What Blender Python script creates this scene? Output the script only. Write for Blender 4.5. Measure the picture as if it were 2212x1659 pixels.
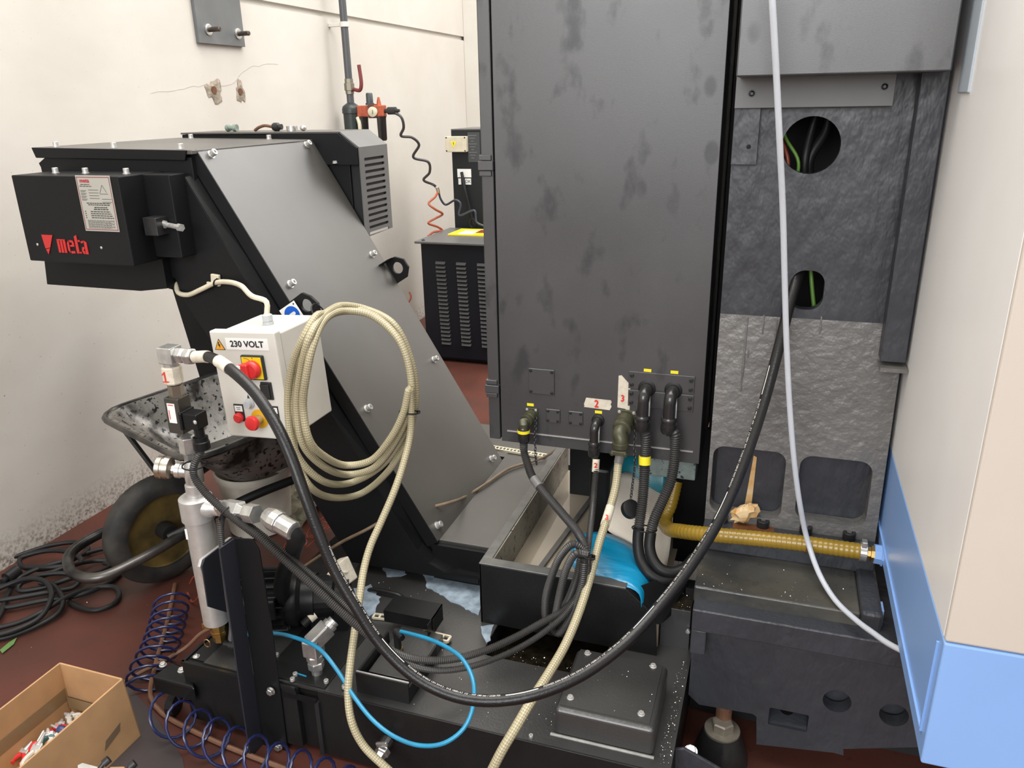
import bpy, bmesh, math, random
from mathutils import Vector, Matrix, Quaternion
random.seed(7)
for o in list(bpy.data.objects): bpy.data.objects.remove(o)
S = bpy.context.scene
COL = S.collection
V = Vector
# ---------------------------------------------------------------- camera
cam = bpy.data.objects.new('camera', bpy.data.cameras.new('camera'))
COL.objects.link(cam)
cam.data.sensor_width = 36.0
cam.data.lens = 27.685
cam.data.clip_start = 0.02
pitch, roll, yaw = 0.343962, -0.019976, -0.329513
fwd = V((math.sin(yaw)*math.cos(pitch), math.cos(yaw)*math.cos(pitch), -math.sin(pitch)))
r0 = V((math.cos(yaw), -math.sin(yaw), 0))
u0 = r0.cross(fwd)
rgt = r0*math.cos(roll) + u0*math.sin(roll)
upv = rgt.cross(fwd)
cam.matrix_world = Matrix(((rgt.x, upv.x, -fwd.x, 0), (rgt.y, upv.y, -fwd.y, 0), (rgt.z, upv.z, -fwd.z, 1.6), (0, 0, 0, 1)))
S.camera = cam
# ---------------------------------------------------------------- light
world = bpy.data.worlds.new('hall_daylight'); S.world = world
world.use_nodes = True
world.node_tree.nodes['Background'].inputs[0].default_value = (1.0, 0.975, 0.94, 1)
world.node_tree.nodes['Background'].inputs[1].default_value = 0.70
def area(name, loc, target, sx, sy, power, color=(1, 1, 1)):
    l = bpy.data.lights.new(name, 'AREA'); l.shape = 'RECTANGLE'; l.size = sx; l.size_y = sy
    l.energy = power; l.color = color
    o = bpy.data.objects.new(name, l); COL.objects.link(o); o.location = loc
    o.rotation_euler = (V(target)-V(loc)).to_track_quat('-Z', 'Y').to_euler()
    return o
area('hall_skylight', (-0.2, 2.6, 7.4), (-0.5, 2.6, 0), 7.0, 9.0, 900, (1, 0.97, 0.92))
area('gate_daylight', (-0.9, -5.0, 3.4), (-0.3, 2.4, 1.2), 5.0, 3.2, 270, (0.97, 0.98, 1.0))
area('clerestory_window', (0.9, 6.6, 4.4), (-0.6, 2.0, 0.6), 4.6, 1.9, 190, (0.98, 0.98, 1.0))
S.view_settings.view_transform = 'Standard'
S.view_settings.look = 'None'
S.view_settings.exposure = 0.45
S.view_settings.gamma = 1.0
S.view_settings.use_curve_mapping = False
# ---------------------------------------------------------------- materials
MATS = {}
def mat(name, col, rough=0.5, metal=0.0, var=0.0, vscale=6.0, col2=None, bump=0.0, bscale=120.0, spec=0.5,
        alpha=1.0, trans=0.0, coat=0.0, stretch=(1, 1, 1), thr=None, rvar=0.0):
    if name in MATS: return MATS[name]
    m = bpy.data.materials.new(name); m.use_nodes = True
    nt = m.node_tree; N = nt.nodes; L = nt.links; b = N['Principled BSDF']
    b.inputs['Roughness'].default_value = rough; b.inputs['Metallic'].default_value = metal
    b.inputs['Specular IOR Level'].default_value = spec
    b.inputs['Alpha'].default_value = alpha
    b.inputs['Transmission Weight'].default_value = trans
    b.inputs['Coat Weight'].default_value = coat
    tc = N.new('ShaderNodeTexCoord'); mp = N.new('ShaderNodeMapping'); mp.inputs['Scale'].default_value = stretch
    L.new(tc.outputs['Object'], mp.inputs['Vector'])
    c2 = col2 or tuple(max(0, c*(1-var)) for c in col)
    ns = N.new('ShaderNodeTexNoise'); ns.inputs['Scale'].default_value = vscale; ns.inputs['Detail'].default_value = 6
    L.new(mp.outputs[0], ns.inputs['Vector'])
    rp = N.new('ShaderNodeValToRGB')
    lo, hi = thr or (0.35, 0.65)
    rp.color_ramp.elements[0].position = lo; rp.color_ramp.elements[0].color = (*c2, 1)
    rp.color_ramp.elements[1].position = hi; rp.color_ramp.elements[1].color = (*col, 1)
    L.new(ns.outputs['Fac'], rp.inputs[0]); L.new(rp.outputs[0], b.inputs['Base Color'])
    if rvar:
        mr = N.new('ShaderNodeMapRange'); mr.inputs[1].default_value = 0.3; mr.inputs[2].default_value = 0.7
        mr.inputs[3].default_value = rough-rvar; mr.inputs[4].default_value = rough+rvar
        L.new(ns.outputs['Fac'], mr.inputs[0]); L.new(mr.outputs[0], b.inputs['Roughness'])
    if bump:
        n2 = N.new('ShaderNodeTexNoise'); n2.inputs['Scale'].default_value = bscale; n2.inputs['Detail'].default_value = 3
        L.new(mp.outputs[0], n2.inputs['Vector'])
        bp = N.new('ShaderNodeBump'); bp.inputs['Strength'].default_value = bump; bp.inputs['Distance'].default_value = 0.002 if bscale > 50 else 0.006
        L.new(n2.outputs['Fac'], bp.inputs['Height']); L.new(bp.outputs[0], b.inputs['Normal'])
    MATS[name] = m
    return m
def nodes(m):
    return m.node_tree.nodes, m.node_tree.links, m.node_tree.nodes['Principled BSDF']
def wrap_color(m, fac_builder, col):
    """mix another colour over a material with a mask socket"""
    N, L, b = nodes(m)
    src = b.inputs['Base Color'].links[0].from_socket
    mx = N.new('ShaderNodeMix'); mx.data_type = 'RGBA'
    L.new(src, mx.inputs[6]); mx.inputs[7].default_value = (*col, 1)
    L.new(fac_builder(N, L), mx.inputs[0]); L.new(mx.outputs[2], b.inputs['Base Color'])
def noise_mask(scale, lo, hi, zfade=None, stretch=(1, 1, 1), detail=5, voro=False):
    def f(N, L):
        g = N.new('ShaderNodeNewGeometry'); mp = N.new('ShaderNodeMapping'); mp.inputs['Scale'].default_value = stretch
        L.new(g.outputs['Position'], mp.inputs[0])
        if voro:
            n = N.new('ShaderNodeTexVoronoi'); n.inputs['Scale'].default_value = scale
            L.new(mp.outputs[0], n.inputs['Vector']); out = n.outputs['Distance']
        else:
            n = N.new('ShaderNodeTexNoise'); n.inputs['Scale'].default_value = scale; n.inputs['Detail'].default_value = detail
            L.new(mp.outputs[0], n.inputs['Vector']); out = n.outputs['Fac']
        mr = N.new('ShaderNodeMapRange'); mr.inputs[1].default_value = lo; mr.inputs[2].default_value = hi
        L.new(out, mr.inputs[0]); res = mr.outputs[0]
        if zfade:
            sp = N.new('ShaderNodeSeparateXYZ'); L.new(g.outputs['Position'], sp.inputs[0])
            m2 = N.new('ShaderNodeMapRange'); m2.inputs[1].default_value = zfade[0]; m2.inputs[2].default_value = zfade[1]
            m2.inputs[3].default_value = 1; m2.inputs[4].default_value = 0
            L.new(sp.outputs[2], m2.inputs[0])
            mu = N.new('ShaderNodeMath'); mu.operation = 'MULTIPLY'
            L.new(res, mu.inputs[0]); L.new(m2.outputs[0], mu.inputs[1]); res = mu.outputs[0]
        return res
    return f
M_black = mat('black_powder_coat', (0.0095, 0.010, 0.011), 0.45, var=0.25, vscale=3, bump=0.12, bscale=500, spec=0.18)
M_black2 = mat('black_gloss_paint', (0.009, 0.0095, 0.010), 0.33, var=0.3, vscale=5, bump=0.1, bscale=300, spec=0.25)
M_cover = mat('sheen_toned_sheet', (0.075, 0.071, 0.064), 0.38, var=0.3, vscale=2.2, spec=0.8, bump=0.08, bscale=500, stretch=(1, 1, 0.5))  # black paint drawn paler, sheen from overhead light put into the colour
M_cab = mat('cabinet_grey_paint', (0.050, 0.050, 0.052), 0.36, var=0.30, vscale=2.2, spec=0.9, bump=0.1, bscale=600, rvar=0.05)
wrap_color(M_cab, noise_mask(7, 0.58, 0.70, stretch=(1.8, 1, 1)), (0.030, 0.030, 0.033))
def smudge(m):
    # greasy hand marks dull the sheen of the paint
    N, L, b = nodes(m)
    a = noise_mask(7, 0.56, 0.66, stretch=(1.8, 1, 1))(N, L)
    c = noise_mask(6.5, 0.17, 0.12, stretch=(1.3, 1, 0.8), voro=True)(N, L)
    d = noise_mask(2.3, 0.48, 0.56)(N, L)
    mu = N.new('ShaderNodeMath'); mu.operation = 'MULTIPLY'; L.new(c, mu.inputs[0]); L.new(d, mu.inputs[1])
    mx = N.new('ShaderNodeMath'); mx.operation = 'MAXIMUM'; L.new(a, mx.inputs[0]); L.new(mu.outputs[0], mx.inputs[1])
    mr = N.new('ShaderNodeMapRange'); mr.inputs[3].default_value = 0.9; mr.inputs[4].default_value = 0.58
    L.new(mx.outputs[0], mr.inputs[0]); L.new(mr.outputs[0], b.inputs['Specular IOR Level'])
smudge(M_cab)
M_cast = mat('dark_cast_paint', (0.044, 0.047, 0.056), 0.38, var=0.3, vscale=4, bump=1.0, bscale=26, stretch=(1, 1, 0.5))
M_cast2 = mat('lit_cast_paint', (0.155, 0.150, 0.143), 0.38, var=0.25, vscale=4, bump=1.0, bscale=38)  # lighter copy of the cast paint, light on the leaning face painted in
M_tank = mat('tank_black_paint', (0.014, 0.0143, 0.0147), 0.33, var=0.3, vscale=5, bump=0.15, bscale=200, spec=0.28)
M_deck = mat('dusty_sheen_deck', (0.045, 0.0445, 0.043), 0.30, spec=0.75, col2=(0.018, 0.018, 0.018), vscale=2.6, bump=0.2, bscale=160, thr=(0.32, 0.6))  # pale tone holds grey dust and painted-in sheen of reflected light
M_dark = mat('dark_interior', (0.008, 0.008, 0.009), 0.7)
M_rubber = mat('black_rubber', (0.013, 0.013, 0.0135), 0.45, var=0.2, vscale=20, bump=0.1, bscale=300, spec=0.3)
M_corr = mat('black_conduit_plastic', (0.052, 0.050, 0.048), 0.36, var=0.3, vscale=9)
M_steel = mat('zinc_plated_steel', (0.66, 0.66, 0.64), 0.30, 0.85, var=0.25, vscale=40, bump=0.1, bscale=150)
M_alu = mat('bare_aluminium', (0.62, 0.61, 0.59), 0.38, 0.6, var=0.15, vscale=30, bump=0.05, bscale=200)
M_bolt = mat('bright_bolt_steel', (0.72, 0.71, 0.68), 0.3, 0.6, var=0.3, vscale=80)
M_dbolt = mat('blackened_bolt', (0.05, 0.05, 0.052), 0.32, 0.6, var=0.2, vscale=60)
M_brass = mat('yellow_brass', (0.62, 0.40, 0.14), 0.30, 1.0, var=0.25, vscale=40)
M_white = mat('off_white_paint', (0.66, 0.64, 0.58), 0.45, var=0.10, vscale=5, bump=0.08, bscale=300)
M_guardw = mat('white_guard_enamel', (0.90, 0.89, 0.875), 0.32, var=0.06, vscale=3)
M_guardb = mat('guard_front_beige', (0.60, 0.54, 0.475), 0.35, var=0.05, vscale=3)  # front panel toned darker and warmer than the side
M_blue = mat('light_blue_enamel', (0.25, 0.43, 0.80), 0.33, var=0.06, vscale=3)
M_yellow = mat('yellow_label', (0.86, 0.72, 0.02), 0.45)
M_tape = mat('masking_tape', (0.70, 0.64, 0.52), 0.65, var=0.18, vscale=60, bump=0.25, bscale=180)
M_redink = mat('red_ink', (0.62, 0.04, 0.03), 0.5)
M_ink = mat('black_ink', (0.015, 0.015, 0.015), 0.5)
M_paper = mat('white_label', (0.82, 0.82, 0.80), 0.45)
M_red = mat('red_plastic', (0.62, 0.03, 0.03), 0.30)
M_olive = mat('olive_drab_shell', (0.085, 0.085, 0.05), 0.38, 0.3, var=0.3, vscale=40)
M_bluehose = mat('blue_air_tube', (0.02, 0.25, 0.44), 0.26, var=0.2, vscale=20, spec=0.6)
M_dkblue = mat('dark_blue_coil_tube', (0.012, 0.018, 0.075), 0.25, spec=0.7)
M_whitetube = mat('translucent_white_tube', (0.62, 0.65, 0.70), 0.3, trans=0.15, var=0.08)
M_brown = mat('brown_cable', (0.20, 0.14, 0.085), 0.5, var=0.3, vscale=30)
M_rust = mat('rusty_rod', (0.16, 0.075, 0.04), 0.65, var=0.4, vscale=40)
M_card = mat('corrugated_cardboard', (0.46, 0.27, 0.13), 0.8, var=0.18, vscale=9, bump=0.15, bscale=90)
M_cardtape = mat('brown_parcel_tape', (0.24, 0.16, 0.08), 0.4, var=0.15)
M_orange = mat('orange_paint', (0.48, 0.10, 0.045), 0.45, var=0.4, vscale=25)
M_redtube = mat('red_coil_tube', (0.30, 0.06, 0.03), 0.35, var=0.2)
M_cream = mat('cream_plastic', (0.64, 0.58, 0.44), 0.5, var=0.12, vscale=30)
M_chrome = mat('chrome_wet', (0.5, 0.5, 0.5), 0.15, 1.0)
M_tyre = mat('tyre_rubber', (0.012, 0.0115, 0.011), 0.7, col2=(0.035, 0.031, 0.026), vscale=14, bump=0.5, bscale=60)
M_rim = mat('dirty_yellow_rim', (0.16, 0.105, 0.025), 0.6, var=0.7, vscale=9)
M_film = mat('blue_plastic_film', (0.008, 0.27, 0.50), 0.22, var=0.45, vscale=5, spec=0.6, stretch=(1, 4, 1), bump=0.3, bscale=12)
M_teal = mat('teal_plastic_film', (0.015, 0.24, 0.30), 0.25, var=0.4, vscale=6, bump=0.3, bscale=10)
M_foam = mat('cream_foam_sheet', (0.86, 0.78, 0.67), 0.6, var=0.18, vscale=8, bump=0.6, bscale=14)
M_liquid = mat('murky_coolant', (0.36, 0.31, 0.24), 0.06, var=0.12, vscale=2.5, spec=0.6)
M_milk = mat('milky_coolant_puddle', (0.34, 0.42, 0.50), 0.12, var=0.45, vscale=30, bump=0.5, bscale=60, spec=0.6)
M_trough = mat('stained_trough_steel', (0.30, 0.28, 0.23), 0.5, var=0.5, vscale=8, bump=0.2, bscale=60)
wrap_color(M_trough, noise_mask(75, 0.62, 0.66), (0.01, 0.01, 0.01))
M_troughrim = mat('worn_trough_rim', (0.16, 0.16, 0.155), 0.35, 0.4, var=0.3, vscale=20)
M_chip = mat('metal_swarf', (0.75, 0.74, 0.70), 0.25, 1.0, var=0.4, vscale=200)
M_sump = mat('oily_sump', (0.02, 0.016, 0.01), 0.12, var=0.6, vscale=60, bump=1.0, bscale=120, spec=0.7)
M_resin = mat('amber_foam', (0.55, 0.27, 0.06), 0.35, col2=(0.62, 0.48, 0.28), vscale=30, bump=0.4, bscale=60)
M_rustfilm = mat('rust_stain', (0.16, 0.06, 0.02), 0.5, var=0.4, vscale=40)
M_green = mat('green_wire', (0.10, 0.22, 0.03), 0.4)
M_bucket = mat('white_bucket_plastic', (0.58, 0.54, 0.46), 0.5, var=0.3, vscale=8)
M_rag = mat('grey_green_rag', (0.20, 0.18, 0.12), 0.9, var=0.5, vscale=25, bump=0.6, bscale=60)
M_signblue = mat('sign_blue', (0.0, 0.10, 0.55), 0.35)
M_greyplate = mat('grey_steel_plate', (0.16, 0.17, 0.175), 0.4, 0.3, var=0.2, vscale=6)
M_greygland = mat('grey_gland_plastic', (0.42, 0.44, 0.45), 0.4)
M_tray = mat('worn_barrow_steel', (0.30, 0.285, 0.26), 0.38, 0.5, col2=(0.03, 0.026, 0.022), vscale=9, thr=(0.36, 0.50), bump=0.3, bscale=60)
wrap_color(M_tray, noise_mask(60, 0.58, 0.62), (0.012, 0.011, 0.010))
M_barrow = mat('black_barrow_tube', (0.012, 0.012, 0.012), 0.4, var=0.3)
M_worntube = mat('worn_bumper_tube', (0.14, 0.13, 0.12), 0.32, 0.7, col2=(0.02, 0.02, 0.02), vscale=8)
M_copper = mat('brown_floor_rod', (0.20, 0.10, 0.06), 0.5, var=0.3, vscale=20)
M_foamgrey = mat('speckled_grey_foam', (0.30, 0.36, 0.34), 0.8, var=0.3, vscale=30)
wrap_color(M_foamgrey, noise_mask(60, 0.6, 0.65), (0.03, 0.04, 0.04))
M_fold = mat('dark_navy_plate', (0.02, 0.022, 0.03), 0.4)
# floor
M_floor = mat('red_floor_paint', (0.105, 0.032, 0.022), 0.45, col2=(0.070, 0.026, 0.019), vscale=2.0, bump=0.12, bscale=14, rvar=0.1, spec=0.3)
wrap_color(M_floor, noise_mask(1.9, 0.48, 0.70, detail=9), (0.050, 0.026, 0.020))
wrap_color(M_floor, noise_mask(40, 0.66, 0.70), (0.06, 0.025, 0.02))
# wall
M_wall = mat('stained_white_plaster', (0.60, 0.572, 0.522), 0.7, col2=(0.55, 0.518, 0.465), vscale=1.8, bump=0.35, bscale=9)
wrap_color(M_wall, noise_mask(95, 0.70, 0.73, zfade=(0.1, 2.6)), (0.16, 0.13, 0.10))
wrap_color(M_wall, noise_mask(80, 0.42, 0.66, zfade=(0.0, 0.15), detail=9), (0.15, 0.11, 0.08))
M_plaster = mat('broken_plaster', (0.40, 0.34, 0.27), 0.9, var=0.5, vscale=40, bump=1.0, bscale=70)
# braided hose: diagonal weave from the tube's own length/angle coordinates
M_braid = mat('braided_beige_hose', (0.50, 0.45, 0.30), 0.32, var=0.1, spec=0.6)
def braid(m, dark, su, sv, width):
    N, L, b = nodes(m)
    uv = N.new('ShaderNodeUVMap'); sp = N.new('ShaderNodeSeparateXYZ'); L.new(uv.outputs[0], sp.inputs[0])
    def wave(sign):
        a = N.new('ShaderNodeMath'); a.operation = 'MULTIPLY'; a.inputs[1].default_value = su*2*math.pi; L.new(sp.outputs[0], a.inputs[0])
        c = N.new('ShaderNodeMath'); c.operation = 'MULTIPLY_ADD'; c.inputs[1].default_value = sign*sv*2*math.pi
        L.new(sp.outputs[1], c.inputs[0]); L.new(a.outputs[0], c.inputs[2])
        s = N.new('ShaderNodeMath'); s.operation = 'SINE'; L.new(c.outputs[0], s.inputs[0]); return s.outputs[0]
    mx = N.new('ShaderNodeMath'); mx.operation = 'MULTIPLY'
    L.new(wave(1), mx.inputs[0]); L.new(wave(-1), mx.inputs[1])
    mr = N.new('ShaderNodeMapRange'); mr.inputs[1].default_value = -0.4; mr.inputs[2].default_value = 0.4; mr.inputs[4].default_value = width
    L.new(mx.outputs[0], mr.inputs[0])
    src = b.inputs['Base Color'].links[0].from_socket
    mc = N.new('ShaderNodeMix'); mc.data_type = 'RGBA'; L.new(src, mc.inputs[6]); mc.inputs[7].default_value = (*dark, 1)
    L.new(mr.outputs[0], mc.inputs[0]); L.new(mc.outputs[2], b.inputs['Base Color'])
    bp = N.new('ShaderNodeBump'); bp.inputs['Strength'].default_value = 0.4; bp.inputs['Distance'].default_value = 0.001
    L.new(mx.outputs[0], bp.inputs['Height']); L.new(bp.outputs[0], b.inputs['Normal'])
braid(M_braid, (0.25, 0.21, 0.115), 7, 78, 0.8)
M_yhose = mat('amber_spiral_hose', (0.30, 0.19, 0.02), 0.22, var=0.2, spec=0.6)
# ---------------------------------------------------------------- mesh tools
class G:
    def __init__(s): s.v = []; s.f = []; s.uv = None
    def add(s, vs, fs):
        n = len(s.v); s.v += [tuple(v) for v in vs]; s.f += [tuple(i+n for i in f) for f in fs]; return s
    def box(s, x0, x1, y0, y1, z0, z1):
        return s.add([(x0,y0,z0),(x1,y0,z0),(x1,y1,z0),(x0,y1,z0),(x0,y0,z1),(x1,y0,z1),(x1,y1,z1),(x0,y1,z1)],
                     [(0,3,2,1),(4,5,6,7),(0,1,5,4),(1,2,6,5),(2,3,7,6),(3,0,4,7)])
    def obox(s, c, ax, ay, az, hx, hy, hz):
        c, ax, ay, az = V(c), V(ax).normalized()*hx, V(ay).normalized()*hy, V(az).normalized()*hz
        vs = [c-ax-ay-az, c+ax-ay-az, c+ax+ay-az, c-ax+ay-az, c-ax-ay+az, c+ax-ay+az, c+ax+ay+az, c-ax+ay+az]
        return s.add(vs, [(0,3,2,1),(4,5,6,7),(0,1,5,4),(1,2,6,5),(2,3,7,6),(3,0,4,7)])
    def prism(s, pts, off):
        """closed polygon (3d points) extruded by a vector"""
        n = len(pts); p = [V(q) for q in pts]; o = V(off)
        nr = V((0, 0, 0))
        for i in range(n): nr += p[i].cross(p[(i+1) % n])
        if nr.dot(o) > 0: p = p[::-1]
        return s.add(p+[q+o for q in p], [tuple(range(n)), tuple(range(2*n-1, n-1, -1))]+[(i, i+n, (i+1) % n+n, (i+1) % n) for i in range(n)])
    def xz(s, pts, y0, y1): return s.prism([(x, y0, z) for x, z in pts], (0, y1-y0, 0))
    def yz(s, pts, x0, x1): return s.prism([(x0, y, z) for y, z in pts], (x1-x0, 0, 0))
    def xy(s, pts, z0, z1): return s.prism([(x, y, z0) for x, y in pts], (0, 0, z1-z0))
    def lathe(s, p, d, prof, n=20, cap=True):
        p = V(p); d = V(d).normalized(); a = d.orthogonal().normalized(); b = d.cross(a)
        k = len(s.v); m = len(prof)
        for t, r in prof:
            for i in range(n):
                w = 2*math.pi*i/n; s.v.append(tuple(p+d*t+(a*math.cos(w)+b*math.sin(w))*r))
        for j in range(m-1):
            for i in range(n):
                i2 = (i+1) % n; s.f.append((k+j*n+i, k+j*n+i2, k+(j+1)*n+i2, k+(j+1)*n+i))
        if cap:
            s.f.append(tuple(k+i for i in range(n-1, -1, -1))); s.f.append(tuple(k+(m-1)*n+i for i in range(n)))
        return s
    def cyl(s, p, q, r, r2=None, n=18):
        p, q = V(p), V(q); return s.lathe(p, q-p, [(0, r), ((q-p).length, r if r2 is None else r2)], n)
    def tube(s, path, r, n=10, rf=None, caps=True):
        """path: list of Vectors already sampled; rf(length)->radius"""
        P_ = [V(p) for p in path]; k = len(s.v); m = len(P_)
        if s.uv is None: s.uv = {}
        t0 = (P_[1]-P_[0]).normalized(); a = t0.orthogonal().normalized(); ln = 0; prev = t0
        for j in range(m):
            t = (P_[min(j+1, m-1)]-P_[max(j-1, 0)]).normalized()
            q = prev.rotation_difference(t); a = (q @ a); a = (a-t*a.dot(t)).normalized(); b = t.cross(a); prev = t
            if j: ln += (P_[j]-P_[j-1]).length
            rr = rf(ln) if rf else r
            for i in range(n):
                w = 2*math.pi*i/n; s.v.append(tuple(P_[j]+(a*math.cos(w)+b*math.sin(w))*rr)); s.uv[k+j*n+i] = (i/n, ln)
        for j in range(m-1):
            for i in range(n):
                i2 = (i+1) % n; s.f.append((k+j*n+i, k+j*n+i2, k+(j+1)*n+i2, k+(j+1)*n+i))
        if caps:
            s.f.append(tuple(k+i for i in range(n-1, -1, -1))); s.f.append(tuple(k+(m-1)*n+i for i in range(n)))
        return s
def spline(pts, step=0.012):
    p = [V(q) for q in pts]; p = [p[0]*2-p[1]]+p+[p[-1]*2-p[-2]]; out = []
    for i in range(1, len(p)-2):
        a, b, c, d = p[i-1:i+3]; L_ = (c-b).length; n = max(2, int(L_/step))
        # centripetal Catmull-Rom keeps loops round and free of kinks
        t0 = 0; t1 = t0+max(1e-4, (b-a).length)**0.5; t2 = t1+max(1e-4, (c-b).length)**0.5; t3 = t2+max(1e-4, (d-c).length)**0.5
        for j in range(n):
            t = t1+(t2-t1)*j/n
            A1 = a*((t1-t)/(t1-t0))+b*((t-t0)/(t1-t0)); A2 = b*((t2-t)/(t2-t1))+c*((t-t1)/(t2-t1)); A3 = c*((t3-t)/(t3-t2))+d*((t-t2)/(t3-t2))
            B1 = A1*((t2-t)/(t2-t0))+A2*((t-t0)/(t2-t0)); B2 = A2*((t3-t)/(t3-t1))+A3*((t-t1)/(t3-t1))
            out.append(B1*((t2-t)/(t2-t1))+B2*((t-t1)/(t2-t1)))
    out.append(p[-2]); return out
def resample(path, step):
    out = [path[0]]; acc = 0
    for a, b in zip(path, path[1:]):
        L_ = (b-a).length
        while acc+L_ >= step:
            t = (step-acc)/L_; a = a+(b-a)*t; out.append(a); L_ = (b-a).length; acc = 0
            if L_ < 1e-7: break
        acc += L_
    return out
WL = {}
def link(o, parent):
    COL.objects.link(o)
    if parent is not None: o.parent = parent
def build(name, g, m, parent=None, bevel=0.0, smooth=False, seg=2, label=None, kind=None, solid=0.0):
    me = bpy.data.meshes.new(name)
    mn = V((min(v[0] for v in g.v), min(v[1] for v in g.v), min(v[2] for v in g.v)))
    mx = V((max(v[0] for v in g.v), max(v[1] for v in g.v), max(v[2] for v in g.v)))
    c = V(((mn.x+mx.x)/2, (mn.y+mx.y)/2, mn.z))
    me.from_pydata([V(v)-c for v in g.v], [], g.f)
    if g.uv:
        ul = me.uv_layers.new(name='UVMap')
        for p in me.polygons:
            us = [g.uv.get(me.loops[li].vertex_index, (0, 0)) for li in p.loop_indices]
            wrapu = max(u for u, _ in us)-min(u for u, _ in us) > 0.5
            for li, (u, w) in zip(p.loop_indices, us): ul.data[li].uv = (u+1 if wrapu and u < 0.5 else u, w)
    me.materials.append(m)
    if smooth: me.polygons.foreach_set('use_smooth', [True]*len(me.polygons))
    o = bpy.data.objects.new(name, me)
    pw = WL[parent.name] if parent is not None else V((0, 0, 0))
    o.location = c-pw; link(o, parent); WL[o.name] = c
    if solid:
        sm = o.modifiers.new('thickness', 'SOLIDIFY'); sm.thickness = solid; sm.offset = 0
    if bevel:
        bm_ = o.modifiers.new('bevel', 'BEVEL'); bm_.width = bevel; bm_.segments = seg; bm_.limit_method = 'ANGLE'; bm_.angle_limit = 0.6
        bm_.harden_normals = False
    if smooth and len(me.polygons) > 8:
        try: me.set_sharp_from_angle(angle=0.75)
        except Exception: pass
    if label: o['label'] = label
    if kind: o['kind'] = kind
    return o
def thing(name, label, cat, loc, group=None):
    o = bpy.data.objects.new(name, None); o.empty_display_size = 0.05; link(o, None); o.location = loc; WL[o.name] = V(loc)
    o['label'] = label; o['category'] = cat
    if group: o['group'] = group
    return o
def tag(o, label, cat, group=None, kind=None):
    o['label'] = label; o['category'] = cat
    if group: o['group'] = group
    if kind: o['kind'] = kind
    return o
def struct(o): o['kind'] = 'structure'; return o
_cache = {}
def fast(parent, pos, nrm, r, m, style='hex', name='bolt'):
    """bolt head with washer / socket screw, mesh shared between alike ones"""
    key = (round(r, 4), m.name, style)
    if key not in _cache:
        g = G()
        if style == 'hex':
            g.lathe((0,0,0), (0,0,1), [(0, r*1.25), (r*.2, r*1.25)], 16); g.lathe((0,0,r*.2), (0,0,1), [(0, r), (r*.75, r), (r*.85, r*.85)], 6)
        elif style == 'dome':
            g.lathe((0,0,0), (0,0,1), [(0, r*1.3), (r*.15, r*1.3)], 16)
            g.lathe((0,0,r*.15), (0,0,1), [(0, r), (r*.35, r*.9), (r*.6, r*.55), (r*.5, r*.5), (r*.15, r*.45)], 14)
        elif style == 'socket':
            g.lathe((0,0,0), (0,0,1), [(0, r), (r*1.2, r), (r*1.3, r*.92), (r*1.3, r*.5), (r*.6, r*.45)], 18)
        elif style == 'long':
            g.lathe((0,0,0), (0,0,1), [(0, r*1.3), (r*.2, r*1.3)], 16); g.lathe((0,0,r*.2), (0,0,1), [(0, r), (r*1.6, r), (r*1.7, r*.9), (r*1.7, r*.5), (r*1.1, r*.45)], 16)
        me = bpy.data.meshes.new(name); me.from_pydata(g.v, [], g.f); me.materials.append(m)
        _cache[key] = me
    o = bpy.data.objects.new(name, _cache[key]); o.location = V(pos)-(WL[parent.name] if parent is not None else V((0,0,0)))
    o.rotation_mode = 'QUATERNION'; o.rotation_quaternion = V((0,0,1)).rotation_difference(V(nrm)); link(o, parent); WL[o.name] = V(pos)
    return o
def holed(name, outer, holes, o, u, v, thick, m, parent=None, bevel=0.0, kind=None):
    """flat plate with cut-outs; 2d outline on the axes u, v at o, thickness along -(u x v)"""
    cu = bpy.data.curves.new(name, 'CURVE'); cu.dimensions = '2D'; cu.fill_mode = 'BOTH'; cu.extrude = thick/2
    for poly in [outer]+holes:
        sp = cu.splines.new('POLY'); sp.points.add(len(poly)-1); sp.use_cyclic_u = True
        for q, p in zip(sp.points, poly): q.co = (p[0], p[1], 0, 1)
    t = bpy.data.objects.new(name, cu); COL.objects.link(t)
    me0 = bpy.data.meshes.new_from_object(t.evaluated_get(bpy.context.evaluated_depsgraph_get()))
    bpy.data.objects.remove(t)
    u, v = V(u).normalized(), V(v).normalized(); w = u.cross(v)
    g = G(); g.v = [tuple(V(o)+u*p.co.x+v*p.co.y+w*(p.co.z-thick/2)) for p in me0.vertices]; g.f = [tuple(p.vertices) for p in me0.polygons]
    bpy.data.meshes.remove(me0)
    return build(name, g, m, parent, bevel=bevel, kind=kind)
def circ(cx, cy, r, n=28, ry=None): return [(cx+r*math.cos(2*math.pi*i/n), cy+(ry or r)*math.sin(2*math.pi*i/n)) for i in range(n)]
def rrect(x0, x1, y0, y1, r, n=5):
    out = []
    for cx, cy, a in ((x1-r, y1-r, 0), (x0+r, y1-r, 90), (x0+r, y0+r, 180), (x1-r, y0+r, 270)):
        for i in range(n+1):
            w = math.radians(a+90*i/n); out.append((cx+r*math.cos(w), cy+r*math.sin(w)))
    return out
def text_mesh(s, size):
    cu = bpy.data.curves.new('lettering', 'FONT'); cu.body = s; cu.size = size; cu.align_x = 'CENTER'; cu.align_y = 'CENTER'; cu.resolution_u = 3
    t = bpy.data.objects.new('lettering', cu); COL.objects.link(t)
    me = bpy.data.meshes.new_from_object(t.evaluated_get(bpy.context.evaluated_depsgraph_get()))
    bpy.data.objects.remove(t); return me
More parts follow.
